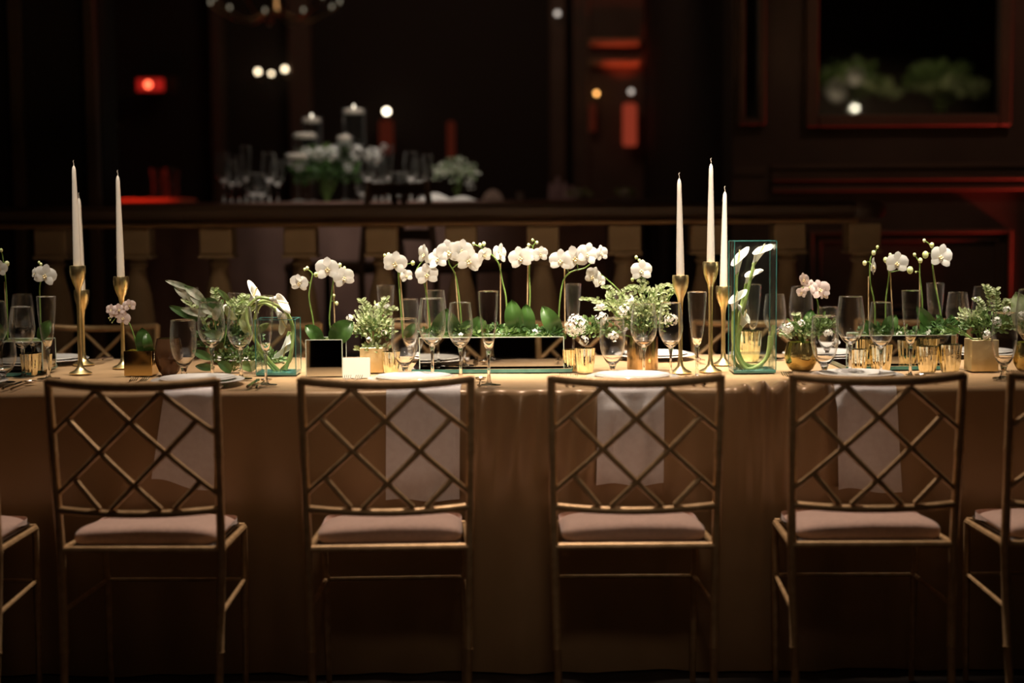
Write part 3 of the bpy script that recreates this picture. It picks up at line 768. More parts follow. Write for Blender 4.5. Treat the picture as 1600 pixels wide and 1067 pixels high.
candlestick(131, 571, 453, 303, 'brass candlestick half hidden behind the tallest left one', 'ivory taper candle overlapped by the tallest left candle', lean=0)
candlestick(193, 576, 432, 268, 'brass candlestick behind the polished gold cube vase', 'ivory taper candle above the small pink orchid', lean=-.15)
candlestick(1063, 584, 430, 272, 'brass candlestick beside the largest bouquet', 'ivory taper candle leaning slightly, beside the largest bouquet', lean=-.4)
candlestick(1110, 582, 409, 249, 'tallest brass candlestick on the right, left of the calla vase', 'tallest ivory taper candle on the right')
candlestick(1130, 571, 447, 293, 'shortest right brass candlestick partly behind the calla vase', 'ivory taper candle just left of the calla vase', lean=.3)

# ------------------------------------------------------------------ glass vases with callas
def glass_vase(label, xa, xb, y0, D, H):
    t = thing('glass_box_vase', label, 'vase', ((xa + xb) / 2, y0 + D / 2, TZ + .003), 'clear rectangular glass vases')
    W = xb - xa; th = .0045
    for s in (-1, 1):
        b = MB(); b.box((0, s * (D / 2 - th / 2), H / 2 + .004), (W - .0022, th, H - .008)); b.build('pane', M['pane'], t, False)
        b = MB(); b.box((s * (W / 2 - th / 2), 0, H / 2 + .004), (th, D - 2 * th - .0006, H - .008)); b.build('pane', M['pane'], t, False)
        for s2 in (-1, 1):
            MB().box((s * (W / 2 - .0004), s2 * (D / 2 - .001), H / 2 + .004), (.0022, .0030, H - .008)).build('pane_edge', M['teal'], t, False)
        MB().box((0, s * (D / 2 - th / 2), H + .0006), (W, th * .7, .0014)).build('rim_edge', M['teal'], t, False)
        MB().box((s * (W / 2 - th / 2), 0, H + .0006), (th * .7, D - 2 * th, .0014)).build('rim_edge', M['teal'], t, False)
    MB().box((0, 0, .004), (W, D, .008), .001).build('base_slab', M['teal'], t, False)
    return t
fy = 4.41
va, vb = at(1147, 500, fy).x, at(1213, 500, fy).x
glass_vase('tall clear rectangular glass vase with teal edges holding five calla lilies', va, vb, fy, .115, at(1180, 377, fy).z - TZ - .003)
vcx, vcy = (va + vb) / 2, fy + .0575
t = MB().box((vcx, vcy, TZ + .003 + .009 + .022), (vb - va - .012, .1, .044)).build('water', M['water'], None, False); tag(t, 'shallow clear water in the tall calla vase', 'water')
la, lb_ = at(399, 540, 4.44).x, at(462, 540, 4.44).x
glass_vase('short clear glass vase with teal edges holding arching callas', la, lb_, 4.44, .11, at(430, 500, 4.44).z - TZ - .003)

def calla(label, stem_px, Y, head, tip, size, dy=None, rest=None):
    """stem_px: pixel points from foot to head base; head = pixel of mouth centre; tip = pixel direction of lip tip"""
    n = len(stem_px); dy = dy or [0] * n
    P = [at(px, py, Y + d) for (px, py), d in zip(stem_px, dy)]
    base = P[0].copy()
    t = thing('calla_lily', label, 'flower', base, 'white calla lilies')
    loc = [q - base for q in P]
    pts = bez(loc, 6); N = len(pts)
    MB().tube(pts, [.0058 - .0012 * i / N for i in range(N)], 10).build('stem', M['callastem'], t)
    s0 = loc[-1]; hc = at(*head, Y + dy[-1] - .004) - base; tp = at(*tip, Y + dy[-1] - .006) - base
    ax = (hc - s0); L = ax.length * 1.12; ax.normalize()
    side = (tp - hc); side = (side - ax * side.dot(ax)); side = side.normalized() if side.length > 1e-5 else Vector((1, 0, 0))
    oth = ax.cross(side).normalized()
    if oth.y > 0: oth = -oth
    b = MB(); R1 = size * .78
    side = (side * .82 - oth * .57).normalized(); oth = ax.cross(side).normalized()
    def fn(off):
        def g(u, v):
            th = 2 * math.pi * u; c = math.cos(th); sn = math.sin(th); cp = max(0, c)
            r = .005 + R1 * (.30 * v ** .7 + .70 * v ** 2.0) + off
            fl = max(0, v - .72) / .28
            r += R1 * .42 * fl ** 1.6 * (.45 + .55 * c) + R1 * .35 * fl ** 2 * cp ** 6
            k = L * v * (.70 + .30 * c) - .10 * L * fl ** 2 * (1 - cp) + .10 * L * fl * cp ** 5
            k -= .13 * L * fl ** 3 * cp
            wav = 1 + .05 * fl * math.sin(3 * th + size * 900)
            return s0 + ax * k + side * (r * c * wav) + oth * (r * sn * .9 * wav)
        return g
    b.grid(fn(0), 32, 18); b.grid(fn(-.0009), 32, 18); o = b.build('spathe', M['petal'], t)
    MB().tube([s0 - ax * .004, s0 + ax * L * .12], [.0052, .0062], 12).build('spathe_base', M['callastem'], t)
    MB().tube([s0 + ax * L * .25, s0 + ax * L * .6, s0 + ax * L * .85], [.0028, .003, .0018], 8).build('spadix', M['lip'], t)
    return t
Yc = vcy
calla('calla lily at the top left of the tall glass vase', [(1160, 575), (1146, 560), (1150, 500), (1150, 460), (1151, 430)], Yc - .02, (1156, 388), (1170, 390), .0200, [0, 0, 0, 0, 0])
calla('calla lily at the top right poking out above the vase rim', [(1185, 575), (1155, 560), (1158, 500), (1166, 465), (1178, 412)], Yc + .0, (1196, 379), (1208, 386), .0190, [0, 0, 0, 0, 0])
calla('calla lily under the topmost one in the tall vase', [(1192, 572), (1163, 568), (1151, 530), (1158, 480), (1166, 445)], Yc + .02, (1180, 418), (1191, 425), .0165, [0, 0, 0, 0, 0])
calla('calla lily at half height against the left pane', [(1203, 525), (1196, 562), (1166, 576), (1148, 545), (1145, 515), (1146, 487)], Yc - .035, (1153, 453), (1166, 450), .0200, [0, 0, 0, 0, 0, 0])
calla('lowest calla lily in the tall vase leaning right', [(1209, 508), (1200, 555), (1174, 578), (1156, 560), (1152, 530), (1158, 512)], Yc - .005, (1167, 482), (1155, 474), .0215, [0, 0, 0, 0, 0, 0])
Yd = 4.49
calla('calla lily arching from the short vase with its mouth up', [(446, 578), (456, 545), (457, 510), (443, 483), (415, 470), (395, 478), (391, 474)], Yd, (402, 448), (393, 441), .0225, [0, 0, 0, -.02, -.03, -.03, -.03])
calla('calla lily reaching right over the short vase', [(436, 580), (418, 560), (392, 520), (386, 485), (402, 466), (420, 467)], Yd + .0, (452, 474), (458, 490), .0215, [0, -.01, -.05, -.05, -.05, -.05])
calla('calla lily bending down over the short vase rim', [(430, 580), (405, 545), (398, 500), (410, 474), (430, 482)], Yd + .02, (449, 514), (440, 522), .0190, [0, 0, -.02, -.03, -.03])
calla('calla lily resting low inside the short vase', [(440, 578), (454, 560), (456, 530), (452, 520)], Yd + .02, (442, 560), (434, 565), .018, [0, 0, 0, 0])

# ------------------------------------------------------------------ orchids
def petal_mesh(L, W, mt, pinch=.25):
    b = MB(); n = 7
    def fn(u, v):
        q = v; w_ = W * (pinch * (1 - q) + 1) * math.sqrt(max(0, 1 - (2 * (q ** .8) - 1) ** 2)) + .0004
        x = (u * 2 - 1) * w_; z = L * q
        y = -.10 * L * math.sin(math.pi * q * .9) + .35 * (x * x) / max(L, 1e-4) * 1 - .0
        return (x, y, z)
    b.grid(fn, 6, 8)
    me = bpy.data.meshes.new('petal'); me.from_pydata(b.v, [], b.f); me.materials.append(mt)
    me.polygons.foreach_set('use_smooth', [True] * len(me.polygons)); me.update(); return me
PM = {k: (petal_mesh(1.0, .56, M[k], .1), petal_mesh(1.0, .34, M[k], .1)) for k in ('petal', 'pinkpetal')}
b = MB(); b.ball((0, -.12, .02), .085, 6, 1.2)
for (x, y, z, r) in ((-.12, -.16, -.08, .08), (.12, -.16, -.08, .08), (0, -.22, -.2, .09)): b.ball((x, y, z), r, 6)
me_l = bpy.data.meshes.new('flower'); me_l.from_pydata(b.v, [], b.f); me_l.materials.append(M['lip']); me_l.polygons.foreach_set('use_smooth', [True] * len(me_l.polygons))
def flower(parent, loc, r, yaw=0, pitch=0, roll=0, kind='petal'):
    o = bpy.data.objects.new('flower', me_l); C.objects.link(o); o.parent = parent; o.location = loc
    o.rotation_euler = Euler((R(pitch), R(roll), R(yaw)), 'XYZ'); o.scale = (r, r, r)
    big, sm = PM[kind]
    for ang, me, yo, tilt in ((0, sm, .03, 8), (128, sm, .03, 8), (232, sm, .03, 8), (72, big, -.03, 4), (288, big, -.03, 4)):
        q = bpy.data.objects.new('petal', me); C.objects.link(q); q.parent = o; q.location = (0, yo, 0)
        mt = Matrix.Rotation(R(ang + random.uniform(-6, 6)), 4, 'Y') @ Matrix.Rotation(R(tilt + random.uniform(-7, 9)), 4, 'X')
        q.rotation_euler = mt.to_euler()
    return o
def orchid_leaf(parent, a, tip, w, bulge=.02, mt=None, name='leaf', lean=0):
    """a, tip: local vectors; w half width"""
    b = MB(); ax = tip - a; L = ax.length; axn = ax.normalized()
    nrm = Vector((lean, -1, 0.15)); nrm = (nrm - axn * nrm.dot(axn)).normalized(); sd = axn.cross(nrm).normalized()
    def fn(off):
        def g(u, v):
            ww = w * (math.sin(math.pi * min(1, .12 + .88 * v) ** 1.15) ** .62 if v < 1 else 0)
            ww = max(ww, .0006); x = (u * 2 - 1)
            p = a + ax * v + nrm * (bulge * math.sin(math.pi * v) - .35 * w * (1 - abs(x)) * .6 + off * (1 - v * .5)) + sd * (x * ww)
            return p
        return g
    b.grid(fn(.0008), 8, 12); b.grid(fn(-.0008), 8, 12)
    return b.build(name, mt or M['leaf'], parent)
def orchid(label, Y, base, stem, stake=None, flowers=(), buds=(), leaves=(), kind='petal', dy=-.01):
    B = at(*base, Y); t = thing('orchid_plant', label, 'orchid', B, 'white orchids along the table')
    Lc = lambda p, o=0: at(p[0], p[1], Y + o) - B
    n = len(stem); pts = bez([Lc(base)] + [Lc(p, dy * (i + 1) / n) for i, p in enumerate(stem)], 6)
    MB().tube(pts, [.0027 - .0012 * i / len(pts) for i in range(len(pts))], 7).build('stem', M['stem'], t)
    if stake: MB().tube([Lc(stake[0], .004), Lc(stake[1], -.004)], .0019, 7).build('stake', M['stake'], t)
    def near_(p): return min(pts[len(pts) // 3:], key=lambda q: (q - p).length)
    for f in flowers:
        px, py, r = f[:3]; yaw, pit, roll = (list(f[3:]) + [random.uniform(-25, 25), random.uniform(-8, 12), random.uniform(-15, 15)][len(f) - 3:])[:3]
        p = Lc((px, py), dy * 1.8 - .008)
        q = near_(p); 
        MB().tube(bez([q, (q + p) / 2 + Vector((0, .006, .008)), p + Vector((0, .004, 0))], 4), .0012, 6).build('flower_stalk', M['stem'], t)
        flower(t, p, r, yaw, pit, roll, kind)
    for (px, py, r) in buds:
        p = Lc((px, py), dy * 1.2); q = near_(p)
        MB().tube([q, (q + p) / 2 + Vector((0, 0, .003)), p], .0011, 6).build('bud_stalk', M['stem'], t)
        MB().ball(p, r, 7, 1.2).build('bud', M['bud'], t)
    for lf in leaves:
        a, c, w_ = lf[:3]; bu = lf[3] if len(lf) > 3 else .012
        orchid_leaf(t, Lc(a, random.uniform(-.004, .004)), Lc(c, -.006), w_ / F * Y / 2, bu, lean=random.uniform(-.4, .4))
    return t
YP = 4.575
Yq = c0.y + .05
orchid('left orchid in the mirrored cube vase, lower flower', Yq, (492, 534), [(489, 500), (483, 465), (486, 440), (488, 428), (480, 420)], None,
       [(468, 442, .030, -20)], [(480, 419, .005), (476, 421, .004), (494, 429, .0065)], [((503, 533), (477, 508), 22), ((500, 533), (484, 524), 18)])
orchid('right orchid in the mirrored cube vase, two open flowers', Yq, (522, 534), [(515, 505), (517, 470), (521, 440), (527, 422), (540, 420)], ((524, 533), (521, 445)),
       [(512, 420, .038, -5), (537, 434, .033, 15)], [(531, 414, .0055), (538, 419, .005), (544, 427, .0085), (522, 462, .004), (526, 474, .0055)], [((518, 534), (551, 502), 34, .02)])
orchid('leftmost orchid in the centre planter with a side bud', YP, (630, 528), [(626, 480), (623, 440), (620, 415), (608, 400)], ((633, 528), (625, 430)),
       [(618, 411, .038, -5), (634, 431, .022, 30)], [(601, 399, .0045), (607, 398, .006), (613, 400, .005), (645, 411, .0065)], [((632, 526), (648, 505), 16)])
orchid('second orchid from the left in the centre planter', YP, (673, 528), [(669, 480), (662, 440), (650, 425), (662, 405)], ((670, 528), (666, 430)),
       [(667, 429, .036, 0), (664, 398, .034, -55, 0, 10), (684, 405, .034, -20)], [], [((676, 524), (700, 482), 24)])
orchid('highest orchid of the centre planter with three broad flowers', YP, (722, 528), [(719, 480), (712, 432), (702, 412), (700, 398)], ((719, 528), (711, 425)),
       [(701, 394, .040, 0), (721, 391, .036, 20), (733, 407, .040, 10)], [], [((716, 524), (698, 486), 26), ((722, 526), (735, 500), 26), ((735, 526), (752, 494), 26)])
orchid('orchid with two buds reaching left over the lone flute', YP, (792, 525), [(791, 470), (785, 440), (779, 412), (766, 396), (750, 386), (741, 382)], ((782, 528), (782, 412)),
       [(780, 396, .032, 50), (756, 398, .026, 35)], [(740, 381, .0045), (750, 383, .0055), (756, 381, .006)], [((808, 525), (799, 468), 30, .02)])
orchid('orchid with buds above the pair of round leaves', YP, (822, 525), [(828, 470), (827, 425), (829, 400), (833, 385), (838, 377)], ((823, 528), (825, 415)),
       [(813, 403, .037, -5), (844, 397, .026, 20), (824, 398, .026, 0)], [(826, 383, .005), (832, 375, .004), (839, 379, .0045)], [((822, 525), (822, 475), 26, .015), ((874, 525), (847, 478), 28, .025)])
orchid('rightmost orchid of the centre planter arching right', YP, (873, 522), [(874, 480), (880, 440), (892, 425), (915, 418), (930, 403)], ((883, 528), (882, 420)),
       [(876, 407, .036, -10), (898, 403, .040, 0), (917, 397, .036, 15), (939, 396, .026, 40)], [], [((885, 527), (862, 520), 12)])
orchid('single leaning orchid above the white hydrangea', 4.60, (1000, 520), [(985, 480), (968, 455), (948, 436), (938, 428)], None,
       [(928, 432, .032, -45, 0, 20), (938, 440, .022, -30)], [])
orchid('single orchid rising from the largest bouquet', 4.56, (1008, 522), [(1006, 480), (1006, 445), (1004, 425), (996, 403)], None,
       [(1002, 423, .034, 5)], [(994, 402, .005), (999, 407, .0045), (1009, 414, .0065), (988, 437, .005)], [])
orchid('leftmost orchid of the right planter with a half open flower', YP, (1366, 524), [(1367, 480), (1360, 440), (1360, 405), (1370, 390)], ((1357, 524), (1357, 432)),
       [(1363, 416, .030, 65, 0, 25)], [(1351, 411, .0065), (1365, 395, .0065), (1371, 386, .0045)], [((1368, 524), (1350, 500), 18)])
orchid('orchid with an open flower and round bud, right planter', YP, (1384, 524), [(1384, 470), (1389, 430), (1386, 412), (1391, 400)], ((1396, 524), (1391, 425)),
       [(1401, 411, .036, 5)], [(1384, 406, .0075), (1391, 398, .005), (1422, 422, .0095)], [((1382, 524), (1400, 492), 24)])
orchid('orchid stem with only green buds, right planter', YP, (1441, 524), [(1441, 470), (1437, 430), (1437, 412), (1430, 400)], ((1437, 524), (1437, 418)),
       [], [(1429, 398, .005), (1438, 407, .007), (1431, 425, .003)], [((1466, 522), (1432, 478), 20, .01), ((1455, 524), (1440, 500), 22)])
orchid('rightmost orchid of the right planter with a large open flower', YP, (1474, 524), [(1468, 480), (1460, 440), (1456, 400), (1455, 385), (1445, 376)], ((1475, 524), (1457, 414)),
       [(1469, 401, .040, 15)], [(1446, 398, .0095), (1456, 383, .007), (1444, 376, .005)], [((1475, 524), (1500, 500), 22)])
orchid('blush orchid spray over the dark gold bowl vase', 4.50, (1279, 530), [(1279, 500), (1277, 470), (1266, 452), (1258, 448)], None,
       [(1257, 437, .022, -60), (1281, 453, .032, 10), (1266, 448, .022, -20), (1253, 457, .018, -40), (1287, 460, .02, 40)], [], [((1262, 530), (1268, 483), 22, .02), ((1252, 532), (1243, 490), 14)], 'pinkpetal')
orchid('pale orchid at the left behind the wine glasses', YP, (64, 534), [(63, 490), (62, 450), (66, 430), (62, 414)], None,
       [(71, 430, .036, 0), (55, 427, .018, -50)], [(64, 413, .0045), (61, 410, .004)], [((62, 530), (78, 500), 20)])
orchid('orchid cut off by the left edge with round buds', YP, (12, 534), [(11, 480), (8, 430), (4, 400), (0, 388)], ((12, 534), (7, 440)),
       [(-1, 419, .026, 20)], [(11, 412, .0075), (2, 391, .005)], [((8, 532), (-12, 500), 20)])
orchid('small blush orchid in the polished gold cube vase', T(216, 589).y + .03, (216, 553), [(212, 535), (205, 512), (196, 496), (184, 484)], None,
       [(174, 484, .018, -20), (186, 484, .020, 10), (193, 497, .024, -10), (202, 477, .020, 20), (178, 491, .015, 10)], [(172, 500, .0025), (175, 504, .002), (170, 497, .002)],
       [((226, 553), (222, 512), 24, .01), ((236, 553), (229, 518), 16, .02)], 'pinkpetal')

# ------------------------------------------------------------------ bouquets
def leaf_quads(b, p, d, nrm, L, W):
    d = d.normalized(); s = d.cross(nrm).normalized(); n = s.cross(d).normalized()
    b.add([p, p + d * L * .3 + s * W * .8 + n * W * .25, p + d * L * .7 + s * W * .75 + n * W * .25, p + d * L, p + d * L * .7 - s * W * .75 + n * W * .25, p + d * L * .3 - s * W * .8 + n * W * .25, p + d * L * .5],
          [(0, 1, 6), (1, 2, 6), (2, 3, 6), (3, 4, 6), (4, 5, 6), (5, 0, 6)])
def rnd(): 
    v = Vector((random.gauss(0, 1), random.gauss(0, 1), random.gauss(0, 1))); return v.normalized()
def bouquet(label, base, clumps, blooms=(), sprigs=(), cat='bouquet', leafmats=('leafpale', 'leafmid')):
    """clumps: (centre, (rx,ry,rz), n, leaf length, material key) world coords; blooms: (centre, radius, n); sprigs: (start,end)"""
    t = thing('leafy_bouquet', label, cat, base, 'leafy bouquets along the table')
    B = Vector(base)
    st = MB()
    for ci, (c, rr, n, L, mk) in enumerate(clumps):
        b = MB(); c = Vector(c) - B
        for i in range(n):
            d = rnd(); 
            if d.y > .5: d.y *= -.5
            if d.z < -.3: d.z *= -.4
            q = Vector((d.x * rr[0], d.y * rr[1], d.z * rr[2])) * (random.random() ** .4) + c
            dr = (Vector((d.x, d.y * .6, d.z + .35)) + rnd() * .7)
            leaf_quads(b, q, dr, (rnd() + Vector((0, -1.2, .6))), L * random.uniform(.6, 1.25), L * random.uniform(.28, .42))
        b.build('leaves', M[mk], t, False, kind='stuff')
        for i in range(max(4, n // 25)):
            d = rnd(); d.z = abs(d.z); e = c + Vector((d.x * rr[0], d.y * rr[1], d.z * rr[2])) * .9
            st.tube([Vector((c.x * .2, c.y * .2, 0)) + Vector((0, 0, .0)), (c * .5 + e * .5) + rnd() * .004, e], .0009, 5)
    for (a, e) in sprigs:
        a = Vector(a) - B; e = Vector(e) - B; mid = (a + e) / 2 + Vector((0, 0, .012)) + rnd() * .006
        pts = bez([a, mid, e], 6); st.tube(pts, .0011, 5)
        b = MB()
        for k, q in enumerate(pts[3:]):
            for s in (-1, 1):
                d = Vector((s, random.uniform(-.6, .2), random.uniform(.1, .8)))
                leaf_quads(b, q, d, Vector((0, -1, .5)) + rnd() * .4, .016 * random.uniform(.7, 1.1), .0058)
        b.build('sprig_leaves', M[leafmats[0]], t, False, kind='stuff')
    st.build('stems', M['stem'], t, True, kind='stuff')
    for (c, r, n) in blooms:
        b = MB(); c = Vector(c) - B
        for i in range(n):
            d = rnd()
            if d.y > .3: d.y = -d.y
            q = c + d * r * random.uniform(.75, 1.0)
            nd = (d + rnd() * .3).normalized(); u = nd.cross(Vector((0, 0, 1)) + rnd() * .1).normalized(); v = nd.cross(u)
            s = max(.0055, r * .24 if r > .035 or q.y + B.y > 6 or B.y < 0 else 0) * random.uniform(.8, 1.25)
            for k in range(4):
                a0 = k * math.pi / 2
                e1 = u * math.cos(a0) + v * math.sin(a0); e2 = u * math.cos(a0 + .6) + v * math.sin(a0 + .6); e3 = u * math.cos(a0 - .6) + v * math.sin(a0 - .6)
                b.add([q, q + e3 * s * .7 + nd * .001, q + e1 * s + nd * .0015, q + e2 * s * .7 + nd * .001], [(0, 1, 2, 3)])
        b.build('blossom', M['petal'], t, False)
    return t
def A(px, py, Y): return tuple(at(px, py, Y))
def pxr(n, Y): return n / F * Y
# round green bush in gold leaf cube
p = T(581, 584); Y = p.y + .04
bouquet('round pale green bush in the crinkled gold cube vase', (p.x, Y, TZ + .075),
        [(A(583, 512, Y), (pxr(35, Y), .06, pxr(37, Y)), 300, .0135, 'leafpale'), (A(585, 522, Y), (pxr(31, Y), .05, pxr(30, Y)), 150, .014, 'leafmid'), (A(583, 545, Y - .01), (pxr(26, Y), .04, pxr(10, Y)), 60, .016, 'leafpale')],
        [(A(547, 497, Y), .010, 14), (A(604, 478, Y), .009, 10), (A(589, 478, Y), .008, 8), (A(577, 531, Y - .05), .008, 9), (A(600, 520, Y - .05), .007, 8)],
        [(A(575, 500, Y), A(565, 470, Y)), (A(600, 500, Y), A(618, 485, Y)), (A(590, 500, Y), A(604, 466, Y))])
# largest bouquet
p = T(1006, 581); Y = p.y + .045
bouquet('largest bouquet, pale leaves and white blossoms, in the gold cylinder', (p.x, Y, TZ + .1),
        [(A(1012, 482, Y), (pxr(36, Y), .06, pxr(40, Y)), 300, .0145, 'leafpale'), (A(965, 480, Y), (pxr(36, Y), .05, pxr(24, Y)), 200, .0145, 'leafpale'), (A(1005, 500, Y), (pxr(50, Y), .06, pxr(30, Y)), 160, .014, 'leafpale'),
         (A(1000, 510, Y), (pxr(48, Y), .05, pxr(28, Y)), 220, .015, 'leafmid'), (A(925, 520, Y - .02), (pxr(38, Y), .04, pxr(24, Y)), 200, .015, 'leafmid'), (A(1042, 460, Y), (pxr(24, Y), .03, pxr(14, Y)), 60, .014, 'leafpale')],
        [(A(900, 508, Y - .05), .034, 110), (A(940, 498, Y - .03), .020, 40), (A(938, 478, Y - .03), .012, 20), (A(975, 485, Y - .05), .018, 30), (A(912, 532, Y - .05), .014, 20),
         (A(985, 470, Y - .04), .012, 14), (A(1048, 500, Y - .05), .020, 34), (A(958, 525, Y - .05), .016, 20)],
        [(A(950, 480, Y), A(912, 468, Y)), (A(960, 470, Y), A(945, 450, Y)), (A(1020, 460, Y), A(1056, 448, Y)), (A(1010, 460, Y), A(1002, 440, Y)), (A(1000, 460, Y), A(978, 455, Y))])
# bowl vase bouquet
p = T(1254, 583); Y = p.y + .015
bouquet('low green bouquet with white blossoms in the dark gold bowl', (p.x, Y, TZ + .075),
        [(A(1258, 518, Y), (pxr(32, Y), .045, pxr(22, Y)), 240, .015, 'leafmid'), (A(1285, 512, Y), (pxr(22, Y), .04, pxr(20, Y)), 110, .015, 'leafmid'), (A(1248, 525, Y), (pxr(28, Y), .04, pxr(14, Y)), 80, .017, 'leafpale')],
        [(A(1231, 512, Y - .03), .018, 34), (A(1294, 520, Y - .03), .013, 20), (A(1252, 505, Y - .04), .009, 10), (A(1306, 535, Y), .012, 16)], [(A(1250, 510, Y), A(1243, 492, Y))])
# right cube bouquet
p = T(1539, 582); Y = p.y + .045
bouquet('leafy bouquet with tall sprigs in the right gold leaf cube', (p.x, Y, TZ + .09),
        [(A(1540, 512, Y), (pxr(38, Y), .05, pxr(26, Y)), 300, .015, 'leafmid'), (A(1520, 495, Y), (pxr(24, Y), .04, pxr(14, Y)), 80, .014, 'leafpale'), (A(1575, 510, Y), (pxr(22, Y), .04, pxr(22, Y)), 110, .015, 'leafmid'), (A(1480, 510, Y + .06), (pxr(30, Y), .03, pxr(12, Y)), 80, .02, 'leafdark')],
        [(A(1557, 503, Y - .04), .014, 24), (A(1541, 522, Y - .04), .013, 20), (A(1573, 485, Y - .03), .013, 22), (A(1525, 468, Y), .007, 8), (A(1508, 495, Y), .008, 9)],
        [(A(1552, 500, Y), A(1540, 448, Y)), (A(1556, 495, Y), A(1556, 452, Y)), (A(1535, 500, Y), A(1525, 468, Y)), (A(1565, 495, Y), A(1578, 470, Y))])
# right-edge bouquet with large pale leaf
p = T(1612, 584); Y = p.y + .015
t = bouquet('bouquet with a broad crinkled leaf cut off by the right edge', (p.x, Y, TZ + .075),
        [(A(1612, 515, Y), (pxr(30, Y), .045, pxr(22, Y)), 160, .016, 'leafmid')], [(A(1598, 492, Y - .03), .012, 16)], [])
B = Vector((p.x, Y, TZ + .075))
orchid_leaf(t, Vector(A(1600, 520, Y)) - B, Vector(A(1588, 456, Y)) - B, .034, .02, M['leafpale'])
orchid_leaf(t, Vector(A(1618, 520, Y)) - B, Vector(A(1612, 458, Y)) - B, .034, .02, M['leafpale'])
# planter undergrowth
for lb, pa, pb, py in (('low mossy greenery along the centre planter', 660, 876, 519), ('low mossy greenery along the right planter', 1345, 1490, 518)):
    t0 = at((pa + pb) / 2, 529, YP)
    cl = []; n = int((pb - pa) / 18)
    for i in range(n):
        px = pa + (pb - pa) * (i + .5) / n
        cl.append((A(px, py + random.uniform(-4, 5), YP), (pxr(11, YP), .04, pxr(8, YP)), 26, .015, random.choice(['leafdark', 'leafmid', 'leafdark'])))
    bouquet(lb, tuple(t0), cl, [(A(pa + 60, py + 4, YP - .03), .006, 6), (A(pb - 40, py, YP - .03), .007, 8)], [], 'greenery')
# big left trailing foliage
Y = 4.56; base = T(372, 575)
t = bouquet('wild trailing foliage with dark ferns and pale leaves behind the left wine glasses', (base.x, Y, TZ + .004),
        [(A(385, 560, 4.56), (pxr(58, Y), .035, pxr(20, Y)), 340, .013, 'leafmid'), (A(345, 535, 4.57), (pxr(38, Y), .035, pxr(34, Y)), 260, .017, 'leafdark'), (A(350, 490, 4.58), (pxr(26, Y), .04, pxr(18, Y)), 120, .017, 'leafmid'),
         (A(375, 485, 4.57), (pxr(26, Y), .035, pxr(22, Y)), 100, .016, 'leafpale'), (A(370, 525, 4.58), (pxr(40, Y), .03, pxr(26, Y)), 160, .018, 'leafdark'), (A(420, 565, 4.59), (pxr(30, Y), .015, pxr(14, Y)), 90, .013, 'leafmid')],
        [(A(353, 482, 4.54), .010, 12), (A(420, 555, 4.585), .010, 14)],
        [(A(330, 520, Y), A(290, 470, Y)), (A(345, 500, Y), A(335, 452, Y)), (A(360, 500, Y), A(385, 462, Y)), (A(370, 500, Y), A(398, 470, Y))])
B = Vector((base.x, Y, TZ + .004))
for (a, c, w_, mk) in (((300, 470), (272, 448), 12, 'variegated'), ((318, 468), (288, 447), 14, 'variegated'), ((330, 480), (296, 462), 16, 'variegated'), ((340, 490), (310, 478), 14, 'variegated'), ((322, 492), (282, 482), 12, 'variegated'),
                       ((312, 500), (264, 478), 14, 'leafdark'), ((345, 482), (322, 466), 15, 'leafdark'), ((300, 452), (258, 438), 9, 'variegated'), ((335, 500), (345, 475), 14, 'variegated'),
                       ((362, 580), (340, 565), 16, 'leafdark'), ((398, 576), (374, 568), 16, 'leafmid'), ((386, 578), (402, 565), 16, 'leafpale'), ((350, 525), (318, 520), 14, 'leafdark'),
                       ((400, 520), (420, 505), 12, 'leafpale'), ((368, 500), (352, 478), 14, 'leafpale'), ((378, 505), (392, 480), 14, 'leafpale'), ((330, 560), (300, 548), 14, 'leafdark'), ((335, 575), (305, 572), 12, 'leafdark'),
                       ((386, 520), (374, 498), 12, 'leafpale'), ((358, 470), (340, 452), 9, 'leafmid')):
    Yl = Y - random.uniform(.03, .06)
    orchid_leaf(t, Vector(A(*a, Yl)) - B, Vector(A(*c, Yl - .02)) - B, w_ / F * Yl / 2, .006, M[mk], lean=random.uniform(-.5, .5))
for pts in ([(330, 530), (310, 480), (280, 452), (266, 442)], [(340, 530), (330, 490), (300, 470)], [(350, 540), (360, 490), (380, 470)]):
    MB().tube(bez([Vector(A(*q, Y - .03)) - B for q in pts], 6), .0013, 6).build('branch', M['stem'], t)

# ------------------------------------------------------------------ the raised level beyond: second table
BT = 1.30
xa, xb = -1.95, .45
t = thing('buffet_table', 'long mauve-draped table beyond the balustrade set with glassware', 'table', ((xa + xb) / 2, 8.15, DZ))
MB().box((0, 0, BT - DZ - .015), (xb - xa, .9, .03)).build('tabletop', M['rail'], t, False)
for sx in (-1, 1):
    for sy in (-1, 1): MB().box((sx * ((xb - xa) / 2 - .1), sy * .35, (BT - DZ - .03) / 2), (.06, .06, BT - DZ - .03)).build('leg', M['rail'], t, False)
b = MB(); W2 = (xb - xa) / 2 + .02
def skirt(u, v):
    per = [(-W2, .48), (-W2, -.48), (W2, -.48), (W2, .48)]
    L = [.96, 2 * W2, .96]; s = u * sum(L); k = 0
    while k < 2 and s > L[k]: s -= L[k]; k += 1
    p, q = Vector(per[k]), Vector(per[k + 1]); d = (q - p).normalized(); n = Vector((d.y, -d.x)); pt = p + d * s
    wv = .022 * (math.sin(u * 150) + .6 * math.sin(u * 67 + 1)) * v + .028 * v
    pt += n * wv
    return (pt.x, pt.y, (BT - DZ + .002) * (1 - v) + .01)
b.grid(skirt, 420, 6)
o = b.build('table_skirt', M['mauve'], loc=((xa + xb) / 2, 8.15, DZ)); tag(o, 'mauve pleated skirt hanging around the far table', 'tablecloth')
o = MB().box(((xa + xb) / 2, 8.15, BT + .003), (xb - xa + .04, .95, .005), .002).build('white_overlay', M['whitecloth'], None, False); tag(o, 'white linen overlay on the far table', 'tablecloth')
